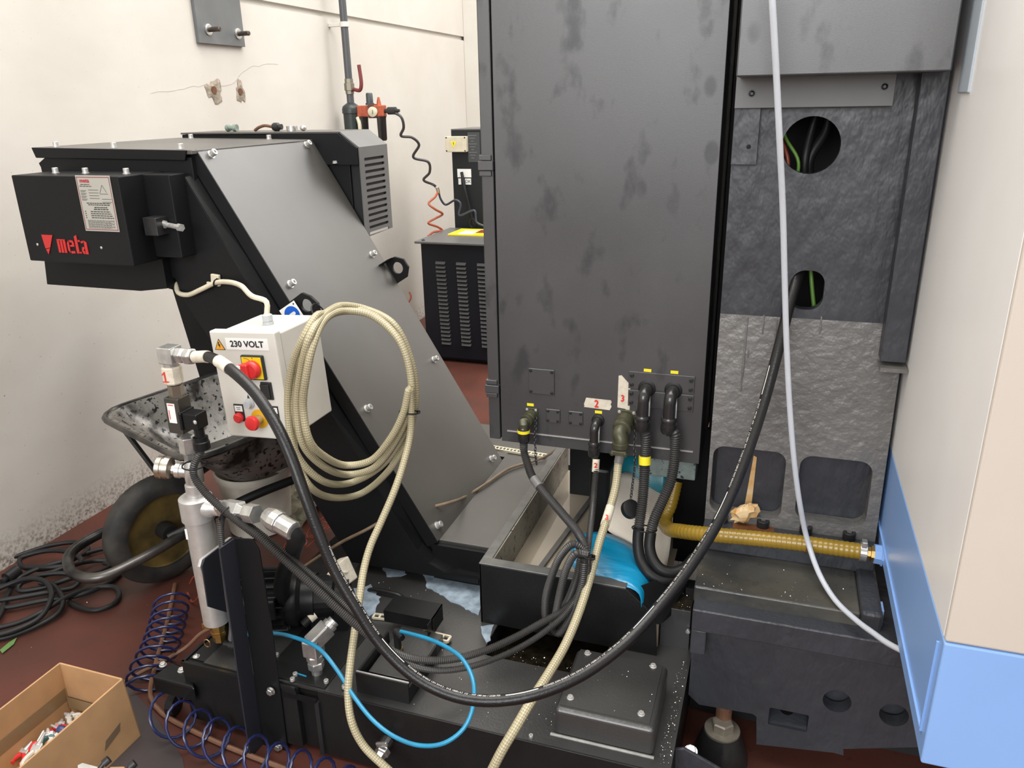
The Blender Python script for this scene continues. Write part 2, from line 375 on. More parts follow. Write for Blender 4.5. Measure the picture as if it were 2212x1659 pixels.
def text(s, size, o, u, v, m, parent, name='lettering', sx=1.0, bold=0.0):
    me = text_mesh(s, size); u, v = V(u).normalized(), V(v).normalized(); w = u.cross(v); g = G()
    for k, (dx, dy) in enumerate([(0, 0)]+([(bold, 0), (-bold, 0), (0, bold), (0, -bold)] if bold else [])):
        g.add([V(o)+u*(p.co.x*sx+dx)+v*(p.co.y+dy)+w*(0.0004+k*0.00003) for p in me.vertices], [tuple(p.vertices) for p in me.polygons])
    bpy.data.meshes.remove(me)
    return build(name, g, m, parent)
def patch(name, o, u, v, poly, m, parent, t=0.0012, bevel=0.0):
    """thin flat piece (label, tape, plate) on a face: polygon on axes u, v, thickness towards u x v"""
    u, v = V(u).normalized(), V(v).normalized(); w = u.cross(v)
    return build(name, G().prism([V(o)+u*a+v*b for a, b in poly], w*t), m, parent, bevel=bevel)
def rect(w, h): return [(-w/2, -h/2), (w/2, -h/2), (w/2, h/2), (-w/2, h/2)]
def hose(name, pts, r, m, parent=None, n=12, step=0.01, corr=None, ribs=0.11):
    path = spline(pts, step)
    if corr:
        path = resample(spline(pts, 0.004), corr/4)
        rf = lambda L_: r*(1-ribs+ribs*math.cos(2*math.pi*L_/corr))
        return build(name, G().tube(path, r, n, rf), m, parent, smooth=True)
    return build(name, G().tube(path, r, n), m, parent, smooth=True)
def ring_tie(parent, c, d, r, m=None, w=0.002, name='cable_tie'):
    """nylon tie around a bundle"""
    c, d = V(c), V(d).normalized(); a = d.orthogonal().normalized(); b = d.cross(a)
    pts = [c+(a*math.cos(i*math.pi/12)+b*math.sin(i*math.pi/12))*r for i in range(25)]
    g = G().tube(pts, w, 6); g.obox(pts[0], a, b, d, w*2, w*1.8, w*2)
    return build(name, g, m or M_rubber, parent, smooth=True)
# ================================================================ room
struct(build('floor', G().box(-2.62, 6.0, -6.0, 6.75, -0.1, 0.0), M_floor))
WX = -2.62
wl = struct(build('wall_left', G().box(WX-0.2, WX, -6.0, 6.75, -0.1, 2.085), M_wall))
build('upper_slab', G().box(WX-0.2, WX, -6.0, 6.75, 2.115, 5.2), M_wall, wl)
build('joint', G().box(WX-0.2, WX-0.022, -6.0, 6.75, 2.085, 2.115), M_wall, wl)
struct(build('wall_back', G().box(WX-0.2, 6.0, 6.75, 6.95, -0.1, 5.2), M_wall))
struct(build('trim_1', G().box(WX, WX+0.17, 6.60, 6.75, 0.0, 5.2), M_wall, bevel=0.004))
# holes broken into the plaster, each a rough crater with a bore
def crater(c, r, h, bore):
    g = G(); n = 22; k = 0
    rings = []
    for j, (f, d) in enumerate(((1.0, 0.0015), (0.8, 0.004), (0.55, 0.006), (0.3, 0.003))):
        ring = []
        for i in range(n):
            w = 2*math.pi*i/n; q = 1+0.22*math.sin(3*w+r*90)+0.12*math.sin(7*w+1+j)+random.uniform(-.06, .06)
            ring.append((WX+d, c[1]+math.cos(w)*r*f*q, c[2]+math.sin(w)*h*f*q-(0.12*h*f if math.sin(w) < 0 else 0)))
        rings.append(ring)
    g.v = [p for q in rings for p in q]
    for j in range(3):
        for i in range(n): g.f.append((j*n+i, j*n+(i+1) % n, (j+1)*n+(i+1) % n, (j+1)*n+i))
    g.f.append(tuple(3*n+i for i in range(n)))
    o = build('plaster_hole', g, M_plaster, wl)
    build('bore', G().lathe((WX+0.002, c[1]-bore*.5, c[2]), (1, 0, 0), [(0, bore), (0.006, bore)], 12), M_rustfilm, o)
crater((-2.62,3.3557,1.6788), 0.058, 0.050, 0.018)  # long decimal coordinates here and below were precomputed from image pixels
crater((-2.62,3.5528,1.6736), 0.034, 0.050, 0.016)
# hairline crack crossing the two holes
ck = spline([(WX+0.001, *q[1:]) for q in [(-2.62,2.9326,1.6668),(-2.62,3.1084,1.6831),(-2.62,3.2834,1.6967),(-2.62,3.4918,1.7117),(-2.62,3.5734,1.7517),(-2.62,3.6565,1.7885),(-2.62,3.7982,1.8062),(-2.62,3.9032,1.812)]], 0.03)
build('crack', G().tube([V(p)+V((0, 0, random.uniform(-.006, .006))) for p in ck], 0.0004, 4), M_plaster, wl)
# ================================================================ chip conveyor
YN, YF = 1.92, 2.50
cv = thing('chip_conveyor', 'black inclined chip conveyor with sloping grey cover and red lettering on its head', 'conveyor', (-1.2, 2.2, 0.0))
SL = V((0.677, 0, -1.149)).normalized(); SN = V((0.862, 0, 0.508))   # down the slope / out of the slope
body = build('body', G().xz([(-2.12, 1.47), (-1.59, 1.47), (-0.915, 0.335), (-0.712, 0.335), (-0.712, 0.16), (-1.12, 0.16), (-1.20, 0.235), (-1.69, 1.06), (-1.80, 1.085), (-2.14, 1.085)], YN, YF), M_black, cv, bevel=0.004)
# sloping cover sheet with folded edge
p0 = V((-1.579, 0, 1.491)); p1 = V((-0.902, 0, 0.342))
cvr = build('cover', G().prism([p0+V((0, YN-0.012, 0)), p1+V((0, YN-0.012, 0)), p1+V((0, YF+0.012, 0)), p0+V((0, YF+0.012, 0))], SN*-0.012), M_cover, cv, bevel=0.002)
build('edge_fold', G().prism([p0+V((0, YN-0.014, 0)), p1+V((0, YN-0.014, 0)), p1+V((0, YN-0.014, 0))-SN*0.04, p0+V((0, YN-0.014, 0))-SN*0.04], (0, 0.004, 0)), M_black, cvr)
dc = SN.dot(p0)
def on_cover(q, lift=0.0):
    """drop a point along y-depth onto the cover plane"""
    return V(q)+SN*(dc+lift-SN.dot(V(q)))
for q in [(-1.5687,1.9561,1.4736),(-1.569,2.4552,1.474),(-1.3525,1.9548,1.1066),(-1.351,2.4561,1.1042),(-1.134,1.9549,0.7359),(-1.1337,2.4539,0.7354),(-0.9222,2.4451,0.3765),(-0.9206,1.9497,0.3738)]: fast(cv, on_cover(q), SN, 0.0095, M_bolt, 'long')
# top lid over the horizontal head
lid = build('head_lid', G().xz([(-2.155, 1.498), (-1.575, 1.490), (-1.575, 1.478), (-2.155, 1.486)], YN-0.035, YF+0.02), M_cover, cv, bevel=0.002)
build('lid_flange', G().xz([(-2.155, 1.498), (-1.590, 1.490), (-1.60, 1.462), (-2.145, 1.468)], YN-0.040, YN-0.034), M_black, lid, bevel=0.002)
for x, y in ((-2.10, 1.92), (-1.88, 1.92), (-1.64, 1.92), (-2.05, 2.46), (-1.72, 2.46)): fast(lid, (x, y, 1.4985-(x+2.155)*0.0138), (0, 0, 1), 0.008, M_bolt, 'long')
# head side plate with cut corner
build('head_side', G().xz([(-2.118, 1.47), (-1.585, 1.47), (-1.585, 1.30), (-2.14, 1.30), (-2.145, 1.44), (-2.15, 1.452)], YN-0.03, YN), M_black, cv, bevel=0.002)
# side channel running down the slope, rounded where it meets the tank
up_ = [(-1.7588,1.87,1.4238),(-1.5998,1.87,1.4176),(-1.4434,1.87,1.1391),(-1.217,1.87,0.7636),(-1.0393,1.87,0.4676),(-0.9541,1.87,0.3246),(-0.918,1.87,0.2875),(-0.8659,1.87,0.2647),(-0.7568,1.87,0.2613)]
lo_ = [(-0.7574,1.87,0.2451),(-1.1871,1.87,0.2411),(-1.3198,1.87,0.4762),(-1.6654,1.87,1.0522),(-1.6918,1.87,1.124),(-1.7797,1.87,1.1589)]
ch = build('side_channel', G().prism(up_+lo_, (0, 0.05, 0)), M_black, cv, bevel=0.002)
a_ = [(-1.7588,1.87,1.4238),(-1.5998,1.87,1.4176),(-1.4434,1.87,1.1391),(-1.217,1.87,0.7636),(-1.0393,1.87,0.4676),(-0.9541,1.87,0.3246),(-0.918,1.87,0.2875),(-0.8659,1.87,0.2647),(-0.7568,1.87,0.2613)]
b_ = [(-1.7759,1.918,1.4235),(-1.589,1.918,1.4225),(-1.4176,1.918,1.1304),(-1.197,1.918,0.7476),(-1.0263,1.918,0.4843),(-0.9541,1.918,0.3307),(-0.9099,1.918,0.2877),(-0.8509,1.918,0.2639),(-0.7752,1.918,0.2568)]
g = G()
for i in range(len(a_)-1):
    n_ = len(g.v); g.v += [a_[i], a_[i+1], b_[i+1], b_[i]]; g.f.append((n_, n_+1, n_+2, n_+3))
build('channel_slope', g, M_black2, ch, solid=0.003)
# gear motor cover with nameplate and raised logo
MB0, MB1 = -2.068, -1.690
mb = build('drive_cover', G().box(MB0, MB1, 1.72, 1.89, 1.19, 1.432), M_black, cv, bevel=0.003)
build('drive_bracket', G().box(-1.70, -1.60, 1.81, 1.875, 1.20, 1.43), M_black, cv, bevel=0.003)
build('discharge_chute', G().xz([(-2.150, 1.20), (-1.70, 1.20), (-1.70, 1.10), (-1.80, 1.087), (-2.165, 1.088)], 1.84, 1.92), M_black, cv, bevel=0.002)
for q in (-1.99, -1.88, -1.735): fast(mb, (q, 1.80, 1.432), (0, 0, 1), 0.008, M_bolt, 'long')
FY = 1.7195
ux, uz = (1, 0, 0), (0, 0, 1)
npo = (-1.7749,1.7195,1.3592)
np_ = patch('nameplate', npo, ux, uz, rect(0.118, 0.150), mat('nameplate_silver', (0.46, 0.45, 0.40), 0.4, 0.2, var=0.1), mb, 0.0015)
nb = V(npo)+V((0, -0.0016, 0))
g = G()
for x0, x1, z0, z1 in ((-.056, .056, .0695, .0712), (-.056, .056, -.0712, -.0695), (-.056, -.0545, -.071, .071), (.0545, .056, -.071, .071)):
    g.prism([nb+V((x0, 0, z0)), nb+V((x1, 0, z0)), nb+V((x1, 0, z1)), nb+V((x0, 0, z1))], (0, -0.0004, 0))
build('plate_border', g, mat('plate_dark_red', (0.22, 0.02, 0.03), 0.4), np_)
text('meta', 0.015, nb+V((-.030, 0, .061)), ux, uz, mat('plate_red', (0.42, 0.02, 0.04), 0.4), np_, sx=1.1, bold=0.0006)
g = G()
def bar(x0, x1, z, h=0.0011): g.prism([nb+V((x0, 0, z)), nb+V((x1, 0, z)), nb+V((x1, 0, z+h)), nb+V((x0, 0, z+h))], (0, -0.0003, 0))
for k in range(4): bar(-.022, .012, .036-k*.0075); bar(-.050, -.030, .034-k*.0075); bar(-.050, -.034, .031-k*.0075)
bar(.016, .044, .026); bar(.020, .052, .012); bar(.020, .052, .004)
for a, b in (((.016, .028), (.028, .050)), ((.028, .050), (.040, .030))):
    pa, pb = nb+V((a[0], -.0003, a[1])), nb+V((b[0], -.0003, b[1])); g.tube([pa, pb], 0.0004, 4)
g.uv = None
rp = random.Random(2)
def line(x0, x1, z, h):
    """one printed line, too small to read: word-length dashes"""
    x = x0
    while x < x1:
        w = min(rp.uniform(.004, .011), x1-x); bar(x, x+w, z, h); x += w+.0018
line(-.046, -.014, .050, .0018); line(-.050, -.008, .0455, .0018)
for k in range(2): line(-.036+k*.004, .046-k*.004, .000-k*.0045, .0022)
for k in range(2): line(-.012-k*.003, .032+k*.003, -.0115-k*.0050, .0026)
for k in range(4): line(-.028, .040+.003*k, -.0225-k*.0056, .0022); bar(-.048, -.044, -.0225-k*.0056, .0022)
for k in range(9): line(-.044, .048-(.012 if k % 3 == 2 else 0), -.046-k*.0026, .0010)
build('plate_print', g, M_ink, np_)
# logo: red flag with cut tip, word with split letters
M_logo = mat('logo_red', (0.50, 0.02, 0.02), 0.35)
lo = V((-1.8976,1.7195,1.2409))
def logo(polys, dx):
    g = G()
    for q in polys: g.prism([V((lo.x+dx+x*.001, FY, lo.z+z*.001)) for x, z in q], (0, -0.002, 0))
    return build('logo', g, M_logo, mb)
logo([[(-103, 27), (-62, 27), (-80, -9), (-98, -12)], [(-97, -14), (-81, -11), (-91, -29)]], 0.0)
m_ = []
for k in range(3): m_ += [[(k*11, -22), (k*11+8, -22), (k*11+8, 12), (k*11, 14)]]
m_ += [[(0, 16), (30, 16), (30, 13), (0, 13)]]
e_ = [[(36, -14), (43, -22), (43, 15), (36, 6)], [(46, -23), (60, -22), (60, -16), (46, -16)], [(46, 15), (57, 14), (61, 6), (61, -3), (46, -4), (46, 1), (54, 2), (54, 8), (46, 9)]]
t_ = [[(66, -22), (75, -22), (75, 30), (66, 26)], [(77, 16), (84, 16), (84, 11), (77, 11)], [(77, -22), (83, -22), (83, -17), (77, -17)]]
a2 = [[(98, -23), (107, -23), (107, 10), (98, 15)], [(88, -4), (96, -2), (96, -8), (92, -12), (96, -17), (96, -23), (90, -22), (86, -14)], [(87, 13), (96, 15), (96, 9), (87, 7)]]
logo(m_+e_+t_+a2, -0.050)
for q in [(-2.025,1.7195,1.2389),(-1.7919,1.7195,1.2383)]: fast(mb, q, (0, -1, 0), 0.003, M_bolt, 'dome', 'screw')
# belt tension block with long bolt
tb = build('tension_block', G().box(-1.675, -1.630, 1.765, 1.815, 1.268, 1.318), M_dbolt, cv, bevel=0.002)
build('tension_bolt', G().cyl((-1.645, 1.80, 1.297), (-1.560, 1.775, 1.293), 0.007).lathe((-1.565, 1.7765, 1.2932), (0.95, -.28, -.05), [(0, .011), (.012, .011)], 6).lathe((-1.636, 1.797, 1.2968), (0.95, -.28, -.05), [(0, .012), (.008, .012)], 6), M_bolt, tb)
# lifting lugs
def lug(px, y, hc, hr, name='lifting_lug'):
    return holed(name, [(x, z) for x, _, z in px], [circ(hc[0], hc[2], hr)], (0, y, 0), (1, 0, 0), (0, 0, 1), 0.010, M_black, cv, bevel=0.0015)
lug([(-1.3953,1.9,1.0111),(-1.3677,1.9,1.038),(-1.2776,1.9,1.0982),(-1.2498,1.9,1.089),(-1.2279,1.9,1.07),(-1.226,1.9,1.0471),(-1.2427,1.9,1.0213),(-1.3161,1.9,0.9533)][::-1], 1.895, (-1.2653,1.9,1.0623), 0.019)
lug([(-1.3509,2.5,1.0547),(-1.2931,2.5,1.0887),(-1.2573,2.5,1.082),(-1.2394,2.5,1.0547),(-1.2475,2.5,1.0178),(-1.3032,2.5,0.9829)][::-1], 2.51, (-1.2815,2.5,1.0495), 0.021)
build('lug_fold', G().prism([(-1.3509,2.5,1.0547),(-1.2931,2.5,1.0887)]+[V(q)+V((0,-.04,0)) for q in [(-1.2931,2.5,1.0887),(-1.3509,2.5,1.0547)]], V((-.3, 0, -.5))*.012), M_black, cv)
build('lug_foot', G().prism([(-1.3509,2.5,1.0547),(-1.3032,2.5,0.9829)]+[V(q)+V((0,-.04,0)) for q in [(-1.3032,2.5,0.9829),(-1.3509,2.5,1.0547)]], V(SN)*.008), M_black, cv)
# horizontal base with lid, under the cabinet
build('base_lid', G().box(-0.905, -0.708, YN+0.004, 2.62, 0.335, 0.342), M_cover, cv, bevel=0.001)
build('base_side', G().box(-0.92, -0.708, 1.905, 1.92, 0.215, 0.333), M_black, cv)
build('support_leg', G().prism([(-2.3456,2.56,0.9391),(-2.2436,2.56,0.9443),(-2.0315,2.56,0.4575),(-2.2567,2.56,0.4345)], (0, 0.06, 0)), M_black2, cv, bevel=0.002)
# motor housing with louvres on the far side of the head
HX = -1.40
mh = build('motor_housing', G().xz([(-2.14, 1.508), (HX-.115, 1.508), (HX-.045, 1.455), (HX-.045, 1.16), (HX-.12, 1.16), (-2.14, 1.20)], 2.52, 2.70), M_black, cv, bevel=0.003)
slots = [rrect(2.545, 2.695, 1.415-k*0.0215, 1.425-k*0.0215, 0.0045, 2) for k in range(13)]
holed('louvre_face', [(2.515, 1.152), (2.725, 1.158), (2.725, 1.463), (2.515, 1.463)], [s for s in slots], (HX, 0, 0), (0, 1, 0), (0, 0, 1), 0.004, mat('grey_sheet', (0.13, 0.13, 0.13), 0.42, var=0.1), mh)
build('louvre_box', G().box(HX-.05, HX-.006, 2.53, 2.70, 1.17, 1.45), M_dark, mh)
build('louvre_top', G().prism([(HX-.07, 2.515, 1.515), (HX, 2.515, 1.463), (HX, 2.725, 1.463), (HX-.07, 2.725, 1.515)], (-.004, 0, -.004)), mat('grey_sheet', (0.13, 0.13, 0.13)), mh)
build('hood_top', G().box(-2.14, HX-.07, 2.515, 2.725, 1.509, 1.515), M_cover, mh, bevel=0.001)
build('hood_side', G().xz([(-1.75, 1.509), (HX-.075, 1.509), (HX-.005, 1.46), (HX-.005, 1.405), (-1.75, 1.405)], 2.505, 2.515), M_black, mh)
fast(mh, (HX-.09, 2.50, 1.41), (0, 0, 1), 0.008, M_bolt, 'hex')
# loose parts left lying on the hood
def lathe_obj(name, p, d, prof, m, parent=None, n=18, **k): return build(name, G().lathe(p, d, prof, n), m, parent, smooth=True, **k)
f1 = lathe_obj('pipe_nipple', (-2.00, 2.60, 1.528), (1, 0.1, 0), [(0, .010), (.004, .013), (.012, .013), (.013, .009), (.03, .009), (.031, .013), (.045, .013)], mat('verdigris_brass', (0.34, 0.42, 0.36), 0.45, 0.6, var=0.4, vscale=60))
tag(f1, 'small greenish brass pipe nipple lying on the conveyor hood', 'fitting')
f2 = thing('coolant_nozzle', 'bent coolant nozzle with dark knurled nut on the conveyor hood', 'nozzle', (-1.80, 2.60, 1.515))
lathe_obj('nut', (-1.795, 2.60, 1.530), (1, 0.1, 0), [(0, .012), (.006, .015), (.022, .015), (.026, .010), (.036, .010)], M_dbolt, f2)
hose('spout', [(-1.795, 2.60, 1.530), (-1.83, 2.60, 1.535), (-1.86, 2.60, 1.527), (-1.875, 2.60, 1.518)], 0.0055, M_rust, f2)
f3 = lathe_obj('steel_bush', (-1.715, 2.60, 1.5155), (0, 0, 1), [(0, .020), (.017, .020), (.017, .013), (.005, .013)], M_steel); tag(f3, 'short round steel bush standing on the conveyor hood', 'bush')
f4 = lathe_obj('ball_fitting', (-1.668, 2.60, 1.5155), (0, 0, 1), [(0, .004), (.003, .009), (.009, .012), (.016, .010), (.020, .004)], M_steel); tag(f4, 'tiny round steel fitting beside the steel bush', 'fitting')
# ================================================================ electrical cabinet
CX0, CX1, CY, CZ = -0.719, -0.151, 2.0, 0.662
cb = thing('electrical_cabinet', 'tall dark grey electrical cabinet with smudged door hanging above the trough', 'cabinet', ((CX0+CX1)/2, 2.2, CZ))
build('body', G().box(CX0, CX1, CY+0.004, 2.62, CZ, 2.35), M_cab, cb, bevel=0.003)
dr = build('front_panel', G().box(CX0, CX1, CY, CY+0.004, CZ, 2.35), M_cab, cb, bevel=0.0012)
build('edge_strip', G().box(CX0-0.040, CX0-0.006, CY+0.004, CY+0.05, CZ+0.002, 2.35), M_cab, cb, bevel=0.003)
build('shadow_gap', G().box(CX0-0.006, CX0, CY+0.02, CY+0.05, CZ+0.004, 2.35), M_dark, cb)
for zc in ((-0.7436,2,1.444)[2], (-0.7378,2,0.8228)[2]):
    hg = build('hinge', G().box(CX0-0.046, CX0-0.004, CY-0.006, CY+0.03, zc-0.012, zc+0.012), M_cab, cb, bevel=0.002)
    for dz in (0.020, -0.020): build('knuckle', G().box(CX0-0.044, CX0-0.010, CY-0.003, CY+0.03, zc+dz-0.007, zc+dz+0.007), M_cab, hg, bevel=0.002)
build('drip_slot', G().box(CX0+0.018, CX1-0.018, CY-0.003, CY, 0.6955, 0.6985), M_alu, cb)
def blank(c, w, h, r):
    c = V(c); o = build('blank_plate', G().box(c.x-w/2, c.x+w/2, CY-0.004, CY, c.z-h/2, c.z+h/2), M_cab, cb, bevel=0.002)
    for sx in (-1, 1):
        for sz in (-1, 1): fast(o, (c.x+sx*(w/2-r*1.9), CY-0.004, c.z+sz*(h/2-r*1.9)), (0, -1, 0), r, M_dbolt, 'dome', 'screw')
blank((-0.5958,2,0.8589), 0.076, 0.076, 0.0038)
blank((-0.5622,2,0.7588), 0.042, 0.042, 0.0034)
blank((-0.496,2,0.7591), 0.042, 0.042, 0.0034)
cpl = []
a, b = V((-0.3501,2,0.9139)), V((-0.1754,2,0.8122))
for k in range(2):
    z1 = a.z-k*(a.z-b.z)*0.52; z0 = a.z-(k+1)*(a.z-b.z)*0.50
    cpl.append(build('gland_plate', G().box(a.x, b.x, CY-0.004, CY, z0+.001, z1-.001), M_cab, cb, bevel=0.001))
for px in (1366, 1488):
    for k in range(4):
        q = V((a.x+0.009 if px < 1400 else b.x-0.009, CY-0.004, a.z-0.012-k*(a.z-b.z-0.024)/3)); fast(cpl[k//2], q, (0, -1, 0), 0.0052, M_dbolt, 'socket', 'screw')
def ytag(q, w=0.020, h=0.008): patch('yellow_label', (q[0], CY-0.0001, q[2]), ux, uz, rect(w, h), M_yellow, cb, 0.0012)
for q in [(-0.6294,2,0.7856),(-0.4315,2,0.7844),(-0.3488,2,0.792),(-0.3005,2,0.9184),(-0.2296,2,0.9195)]: ytag(q)
# masking tape with hand-written numbers
def tape(q, poly, s, size, to):
    o = patch('masking_tape', (q[0], CY-0.0002, q[2]), ux, uz, [(x*.001, z*.001) for x, z in poly], M_tape, cb, 0.0010)
    text(s, size, V((q[0]+to[0], CY-0.0014, q[2]+to[1])), ux, uz, M_redink, o, sx=0.8, bold=0.0012)
tape((-0.4332,2,0.8076), [(-40, -12), (-38, -8), (-40, -4), (-34, 16), (36, 15), (38, 9), (35, 4), (38, -3), (33, -14)], '2', 0.030, (-0.004, 0.0))
tape((-0.3619,2,0.8462), [(-17, -42), (-16, 50), (-8, 52), (17, 26), (17, -52), (4, -44)], '3', 0.026, (-0.003, -0.015))
# ================================================================ machine column
mc = thing('machine_column', 'dark cast column of the machine with round and oval openings', 'machine column', (0.09, 2.1, 0.49))
KX0, KX1, KZ, KF = -0.119, 0.294, 1.104, 0.493  # column, bed, guard and their hoses scaled down about the camera, numbers baked
yu, yl = 1.930, 1.893
hc = V((0.0489,1.93,1.4972)); oc = V((0.0731,1.93,1.1725))
cap_ = rrect(oc.x-.0372, oc.x+.0372, oc.z-.0465, oc.z+.0465, 0.031, 8)
holed('upper_face', [(KX0, KZ-.004), (KX1, KZ-.004), (KX1, 2.16), (KX0, 2.16)], [circ(hc.x, hc.z, 0.0614, 40), cap_], (0, yu, 0), (1, 0, 0), (0, 0, 1), 0.028, M_cast, mc, bevel=0.002)
# lower face leans out a little towards the foot
ld = V((0, yl-yu, KF-KZ)); LN = ld.length; lv = -ld.normalized()
def lowz(z): return (z-KF)/(KZ-KF)*LN
pk = [rrect(-0.110, 0.068, lowz(0.580), lowz(0.763), 0.028, 6), rrect(0.1005, 0.267, lowz(0.590), lowz(0.763), 0.030, 6)]
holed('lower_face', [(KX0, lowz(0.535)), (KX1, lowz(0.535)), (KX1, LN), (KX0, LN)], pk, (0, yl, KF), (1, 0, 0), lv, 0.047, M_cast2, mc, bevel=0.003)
build('foot', G().box(KX0, KX1, 1.851, 1.953, 0.4915, 0.5565), M_cast, mc, bevel=0.003)
build('pocket_back', G().box(KX0+.004, KX1-.004, 1.948, 1.967, 0.555, KZ-.01), M_cast, mc)
build('core', G().box(KX0+.002, KX1-.002, 2.20, 2.24, 0.53, 2.16).box(KX0, KX0+.018, 1.945, 2.22, KF, 2.16).box(KX1-.018, KX1, 1.945, 2.22, KF, 2.16), M_dark, mc)
build('gap_cover', G().box(-0.148, -0.112, 2.26, 2.60, 0.20, 2.16), M_dark, mc)  # dark block added to cover the see-through gap between cabinet and column
build('side_flange', G().box(0.244, 0.296, 1.879, 1.927, 1.028, 1.656), M_cast, mc, bevel=0.002)
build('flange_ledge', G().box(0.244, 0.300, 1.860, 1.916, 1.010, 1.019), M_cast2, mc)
bp_ = build('side_pad', G().box(KX0, -0.063, 1.914, 1.926, 1.456, 1.614), M_cast, mc, bevel=0.001)
fast(bp_, (-0.0829,1.914,1.4953), (0, -1, 0), 0.004, M_dark, 'dome', 'screw')
tr = build('top_rail', G().box(KX0, 0.200, 1.902, 1.914, 1.577, 1.645), mat('grey_sheet', (0.13, 0.13, 0.13)), mc, bevel=0.001)
for q in [(-0.0844,1.902,1.6073),(0.1798,1.902,1.6153)]: fast(tr, q, (0, -1, 0), 0.0065, M_dbolt, 'dome', 'screw')
for q in [(0.0276,1.88,0.6202),(0.1314,1.88,0.6207),(0.2329,1.88,0.6214),(-0.0748,1.88,0.6177)]: fast(mc, (q[0], 1.893, 0.5565), (0, 0, 1), 0.0155, M_dbolt, 'socket', 'anchor_bolt')
build('oil_film', G().box(-0.046, 0.056, 1.86, 1.944, 0.5565, 0.558), M_rustfilm, mc)
build('rust_run', G().prism([(-0.023, 1.947, 0.577), (-0.005, 1.947, 0.577), (-0.003, 1.947, 0.726), (-0.011, 1.947, 0.730)], (0, -0.001, 0)), M_resin, mc)
# paint runs on the lower face
g = G()
for x, z0, z1 in ((-.054, 1.098, .949), (-.056, 1.088, .912), (-.017, 1.107, 1.061), (.013, 1.098, 1.051), (.112, 1.112, 1.07), (-.046, 1.023, 1.0)):
    y0 = yl+(yu-yl)*(z0-KF)/(KZ-KF); y1 = yl+(yu-yl)*(z1-KF)/(KZ-KF)
    g.tube([V((x, y0, z0)), V((x, y1-.001, z1+.01)), V((x, y1, z1))], 0.002, 6)
g.uv = None
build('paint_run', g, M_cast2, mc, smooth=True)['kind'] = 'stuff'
# wires inside the round opening
for k, (c, mm, rr) in enumerate((((-.03, .01, -.03), M_green, .004), ((-.045, .03, -.02), M_redtube, .005), ((.0, .02, .0), M_rubber, .010), ((.018, .015, .015), M_rubber, .012))):
    x = hc.x+c[0]
    hose('wire', [(x, 1.99+k*.02, hc.z-.12), (x-.008*(k-1), 1.98+k*.02, hc.z-.04), (x+c[2], 2.0+k*.02, hc.z+.03), (x+c[1], 2.0+k*.02, hc.z+.12)], rr, mm, mc)
hose('wire', [(oc.x+.03, 1.98, oc.z-.09), (oc.x+.012, 1.99, oc.z), (oc.x-.002, 2.01, oc.z+.09)], 0.005, M_green, mc)
# head guard box above the column
hb = build('head_guard', G().box(-0.112, 0.279, 1.767, 2.14, 1.639, 2.25), M_cab, None, bevel=0.003)
tag(hb, 'grey sheet metal box above the column at the top of the photo', 'guard box')
# ================================================================ machine bed
ms = thing('machine_bed', 'dark cast machine bed with flange, round openings and bolted column', 'machine bed', (0.3, 2.0, 0.0))
BZ = 0.4915
build('top_slab', G().box(-0.118, 0.253, 1.674, 2.7, 0.447, BZ), mat('oily_cast_top', (0.09, 0.085, 0.07), 0.3, col2=(0.035, 0.036, 0.036), vscale=5, bump=0.4, bscale=60, rvar=0.12), ms, bevel=0.004)
build('top_rib', G().box(0.253, 0.2995, 1.665, 2.7, 0.391, BZ+0.011), M_cast, ms, bevel=0.008)
build('core', G().box(-0.093, 0.558, 1.711, 2.7, 0.205, 0.456), M_cast, ms)
fl = build('flange', G().box(-0.115, 0.558, 1.6275, 1.73, 0.398, 0.458), M_cast, ms, bevel=0.003)
build('flange_lug', G().box(-0.115, -0.079, 1.629, 1.674, 0.331, 0.400), M_cast, ms, bevel=0.003)
h1, h2 = V((0.23,1.665,0.2458)), V((0.3543,1.665,0.2385))
fp = V((0.1255,1.665,0.1604))
fo = [(x, z) for x, _, z in [(-0.1211,1.665,0.3169),(-0.1133,1.665,0.1769),(-0.0853,1.665,0.1522),(0.0439,1.665,0.158),(0.0543,1.665,0.1522),(0.0613,1.665,0.0667),(0.2388,1.665,0.0926),(0.262,1.665,0.0909),(0.2598,1.665,0.1103),(0.413,1.665,0.161)]]
fo = [(-0.112, 0.410)]+fo[1:]+[(0.558, fo[-1][1]), (0.558, 0.410)]
holed('front_web', fo, [circ(h1.x, h1.z, 0.0316, 32), circ(h2.x, h2.z, 0.0316, 32), rrect(fp.x-.043, fp.x+.048, fp.z-.024, fp.z+.028, 0.004, 2)], (0, 1.665, 0), (1, 0, 0), (0, 0, 1), 0.037, M_cast, ms, bevel=0.002)
build('web_shade_sheet', G().box(-0.118, 0.577, 1.814, 1.841, 0.005, 0.391), M_dark, ms)  # dark sheet stands in for the shade behind the web and under the bed
ff = holed('jack_pad', [(fp.x-.043, 0), (fp.x+.048, 0), (fp.x+.048, .11), (fp.x-.043, .11)], [circ(fp.x, .042, .016, 20, .014)], (0, 1.674, fp.z-.022), (1, 0, 0), (0, 1, 0.25), 0.011, M_cast, ms)
